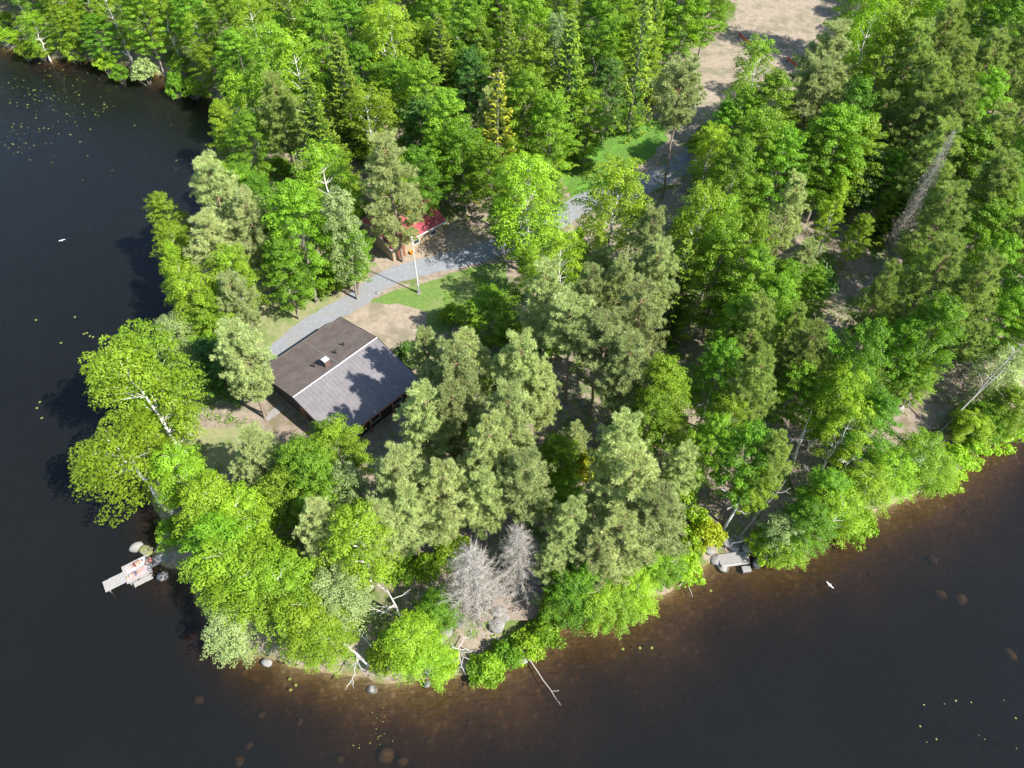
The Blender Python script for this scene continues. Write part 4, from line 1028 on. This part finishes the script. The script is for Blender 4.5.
# ------------------------------------------------------------------ snags, fallen logs, leaning stems
def snag(name, base, tipv, r0, limbs, mat, label, cat='dead tree', twig=0, seed=1, group=None):
    random.seed(seed); root = empty(name, base); tag(root, label, cat, group)
    t = Tubes(); pts = bent((0, 0, -.3), tipv, 7, .14); t.add(pts, taper(r0, r0*.22, 7), 8); link_mesh('trunk', t.mesh('trunk'), root, mat)
    for f, d, L in limbs:
        k = f*7; i = min(6, int(k)); o = pts[i].lerp(pts[i+1], k-i)
        d = Vector(d).normalized(); e_ = o+d*L
        t = Tubes(); q = bent(o, e_+Vector((0, 0, .15*L)), 5, .8); t.add(q, taper(r0*.5*(1-f*.4), .025, 5), 6)
        for j in range(2+int(L*1.2)):
            a = q[random.randint(1, 4)]; s = (d+Vector([random.uniform(-.9, .9) for _ in range(3)])).normalized()*L*random.uniform(.25, .5)
            t.add(bent(a, a+s, 3, .8), taper(.035, .012, 3), 4)
        link_mesh('branch', t.mesh('branch'), root, mat)
    return root
def B3(u, v, z=None): 
    p = at(u, v, G0); zz = hz(p.x, p.y) if z is None else z; return at(u, v, zz)
snag('dead_tree', B3(723, 530), (1.2, 1.0, 7.5), .20, [(.7, (-1, .3, .3), 2.6), (.6, (-.8, -.6, .2), 1.8), (.62, (1, .2, .3), 2.2), (.8, (.8, .6, .5), 1.8), (.45, (.9, -.6, .1), 1.2), (.9, (-.3, .8, .6), 1.5)], BK['white'], 'bleached white snag with crooked bare limbs standing above the stone landing', seed=4)
snag('dead_tree', B3(738, 538), (2.9, 1.6, 8.5), .16, [(.8, (1, .2, .3), 1.4), (.9, (-.4, .8, .2), 1.0)], BK['grey'], 'thin dark leaning dead stem just right of the white snag', seed=5)
snag('dead_tree', B3(403, 620), (-.9, .6, 5.5), .17, [(.45, (-1, -.3, .3), 2.4), (.7, (1, .3, .4), 1.6), (.55, (-.7, -.8, .1), 1.8), (.9, (-.8, .5, .4), 1.2)], BK['white'], 'forked white snag with twisted limbs among bushes above the bottom shore', seed=6)
# dead white tree toppled toward the water at the bottom
q0 = B3(368, 664, 1.6)
snag('dead_tree', q0, (-3.6, 2.6, 2.6), .15, [(.2, (-.2, -1, .1), 2.6), (.4, (-.9, -.8, .1), 2.4), (.55, (-.8, -1, 0), 1.6), (.3, (.5, -1, .1), 2.0), (.75, (-1, -.3, .2), 1.4)], BK['white'], 'toppled white-limbed dead tree lying at the bottom shore beside bright bushes', seed=7)
snag('dead_tree', B3(378, 655, 1.6), (-1.8, 1.8, 1.4), .09, [(.6, (.2, 1, .3), .6)], BK['white'], 'short bent white branch lying just right of the toppled white-limbed tree', 'log', seed=8)
snag('uprooted_stump', B3(456, 655, .5), (.3, .4, 1.0), .18, [(.6, (-1, -.9, 0), 1.6), (.6, (-.4, -1, 0), 2.0), (.7, (.3, -1, 0), 2.1), (.7, (.9, -.9, 0), 2.3), (.8, (1, -.2, .1), 1.8), (.8, (-1, .1, .1), 1.5), (.9, (.6, .9, .2), 1.2)], BK['white'], 'bleached uprooted stump with splayed roots at the bottom shore', 'stump', seed=9)
a = at(521, 646, .6); b = at(561, 706, -.05)
snag('fallen_log', a, tuple(b-a), .10, [(.75, (1, .1, 0), .6), (.9, (.6, -.8, 0), .5)], BK['dead'], 'fallen pale log sloping from the bottom shore into the lake', 'log', seed=10)
a = at(528, 630, .9); b = at(549, 608, 1.2)
snag('fallen_log', a, (1.6, 3.2, .2), .09, [(.5, (1, .3, .1), .6)], BK['dead'], 'thin grey log on the rocky ground beside the dead spruces', 'log', seed=11)
a = at(790, 560, .2)
snag('fallen_log', at(683, 566, .6), (.6, -3.0, -.5), .07, [(.5, (-1, -.5, 0), .9)], BK['white'], 'thin white branch hanging into the water left of the stone landing', 'log', seed=12)
snag('fallen_log', at(732, 542, 1.3), (3.1, .5, .3), .10, [(.3, (.3, 1, .1), .5)], BK['white'], 'white log lying across the boulders of the stone landing', 'log', seed=13)
# leaning bare tree in the right-hand forest
bs = B3(884, 262); hh = 8.0
while px((bs.x+.6, bs.y, bs.z+hh))[1] > 128: hh += .2
tp3 = bs+Vector((.6, 0, hh))
dv = tp3-bs
dh = plant('G', (bs.x, bs.y), dv.length, 1.5, tilt=(dv.x/dv.length, dv.y/dv.length), label='leaning bare grey tree with short twiggy branches over the forest gap')
dh['group'] = ''; del dh['group']
# white birch stems
def birch_stem(u0, v0, u1, v1, h, lab, r=.14, mat='birch', limbs=4, seed=1):
    b_ = B3(u0, v0); t_ = at(u1, v1, G0+h)
    return snag('dead_birch', b_, tuple(t_-b_), r, [(.5+.1*i, (math.cos(i*2.3+seed), math.sin(i*2.3+seed), .5), 1.3) for i in range(limbs)], BK[mat], lab, 'dead tree', seed=seed)
birch_stem(832, 427, 858, 375, 8.5, 'slim white birch stem between leafy crowns above the right shore', seed=21)
birch_stem(793, 458, 806, 425, 6, 'short white birch stem right of an olive pine in the lower right forest', seed=22, limbs=2)
birch_stem(794, 461, 812, 410, 8, 'pale slanting stem beside a short white stem in the lower right forest', seed=23, limbs=2)
birch_stem(694, 446, 712, 388, 9, 'white stem between mid-green crowns left of the lime-green narrow birch', seed=24, limbs=3)
birch_stem(900, 410, 925, 372, 6, 'bright white stem standing on the bare patch above the right shore', seed=25, limbs=2)
birch_stem(828, 484, 862, 448, 6, 'pale leaning stem low in the right shore thicket', seed=26, limbs=3)
birch_stem(935, 436, 1040, 330, 13, 'front stem of the leaning grey-white birch pair at the right shore', seed=27, limbs=4, mat='dead', r=.11)
birch_stem(944, 428, 1046, 322, 13, 'rear stem of the leaning grey-white birch pair at the right shore', seed=28, limbs=4, mat='dead', r=.11)
birch_stem(105+30, 60, 90, 26, 5, 'white stem slanting over the upper left bank', seed=29, limbs=2)
birch_stem(130, 30, 112, -8, 6, 'tall white stem near the top edge of the upper left bank', seed=30, limbs=2)

# ------------------------------------------------------------------ stone landing on the right shore
p = at(738, 557, .45); ld = empty('stone_landing', (p.x, p.y, 0), R(8)); tag(ld, 'small stone and plank landing at the waterline of the right shore', 'landing')
boxes('slab', [(-2.0, 1.1, -.5, .6, -.5, .42)], M_conc, ld, .05)
boxes('plank', [(-1.9, 1.0, -.85, -.58, .38, .47)], M_pale, ld, .01)
boxes('step', [(.1, 1.0, -1.5, -.88, -.8, .18)], M_conc, ld, .04)
write_labels()

# ------------------------------------------------------------------ light, sky, camera
SAZ = math.atan2(-.52, .85)     # direction towards the sun
EL = R(45)
sv = Vector((math.cos(SAZ)*math.cos(EL), math.sin(SAZ)*math.cos(EL), math.sin(EL)))
ld_ = bpy.data.lights.new('sun', 'SUN'); ld_.energy = 5.0; ld_.angle = R(.53); ld_.color = (1, .955, .88)
so = bpy.data.objects.new('sun', ld_); col.objects.link(so); so.rotation_euler = (-sv).to_track_quat('-Z', 'Y').to_euler()
w = bpy.data.worlds.new('World'); sc.world = w; w.use_nodes = True; nt = w.node_tree
sky = nt.nodes.new('ShaderNodeTexSky'); sky.sky_type = 'NISHITA'; sky.sun_disc = False; sky.sun_elevation = EL
sky.sun_rotation = math.atan2(sv.x, sv.y); sky.air_density = 1.0; sky.dust_density = .6
nt.links.new(sky.outputs[0], nt.nodes['Background'].inputs[0]); nt.nodes['Background'].inputs[1].default_value = .12
cd = bpy.data.cameras.new('camera'); co = bpy.data.objects.new('camera', cd); col.objects.link(co)
co.location = (0, 0, CH); co.rotation_euler = (R(90)-CT, 0, 0); cd.sensor_width = 36; cd.lens = CF*36/1024; cd.clip_start = .5; cd.clip_end = 6000
sc.camera = co
sc.view_settings.view_transform = 'Standard'; sc.view_settings.look = 'None'; sc.view_settings.gamma = 1; sc.view_settings.exposure = 1.18
sc.render.engine = 'CYCLES'; sc.cycles.max_bounces = 5; sc.cycles.diffuse_bounces = 3; sc.cycles.transmission_bounces = 3; sc.cycles.glossy_bounces = 2; sc.cycles.transparent_max_bounces = 12; sc.cycles.volume_bounces = 0
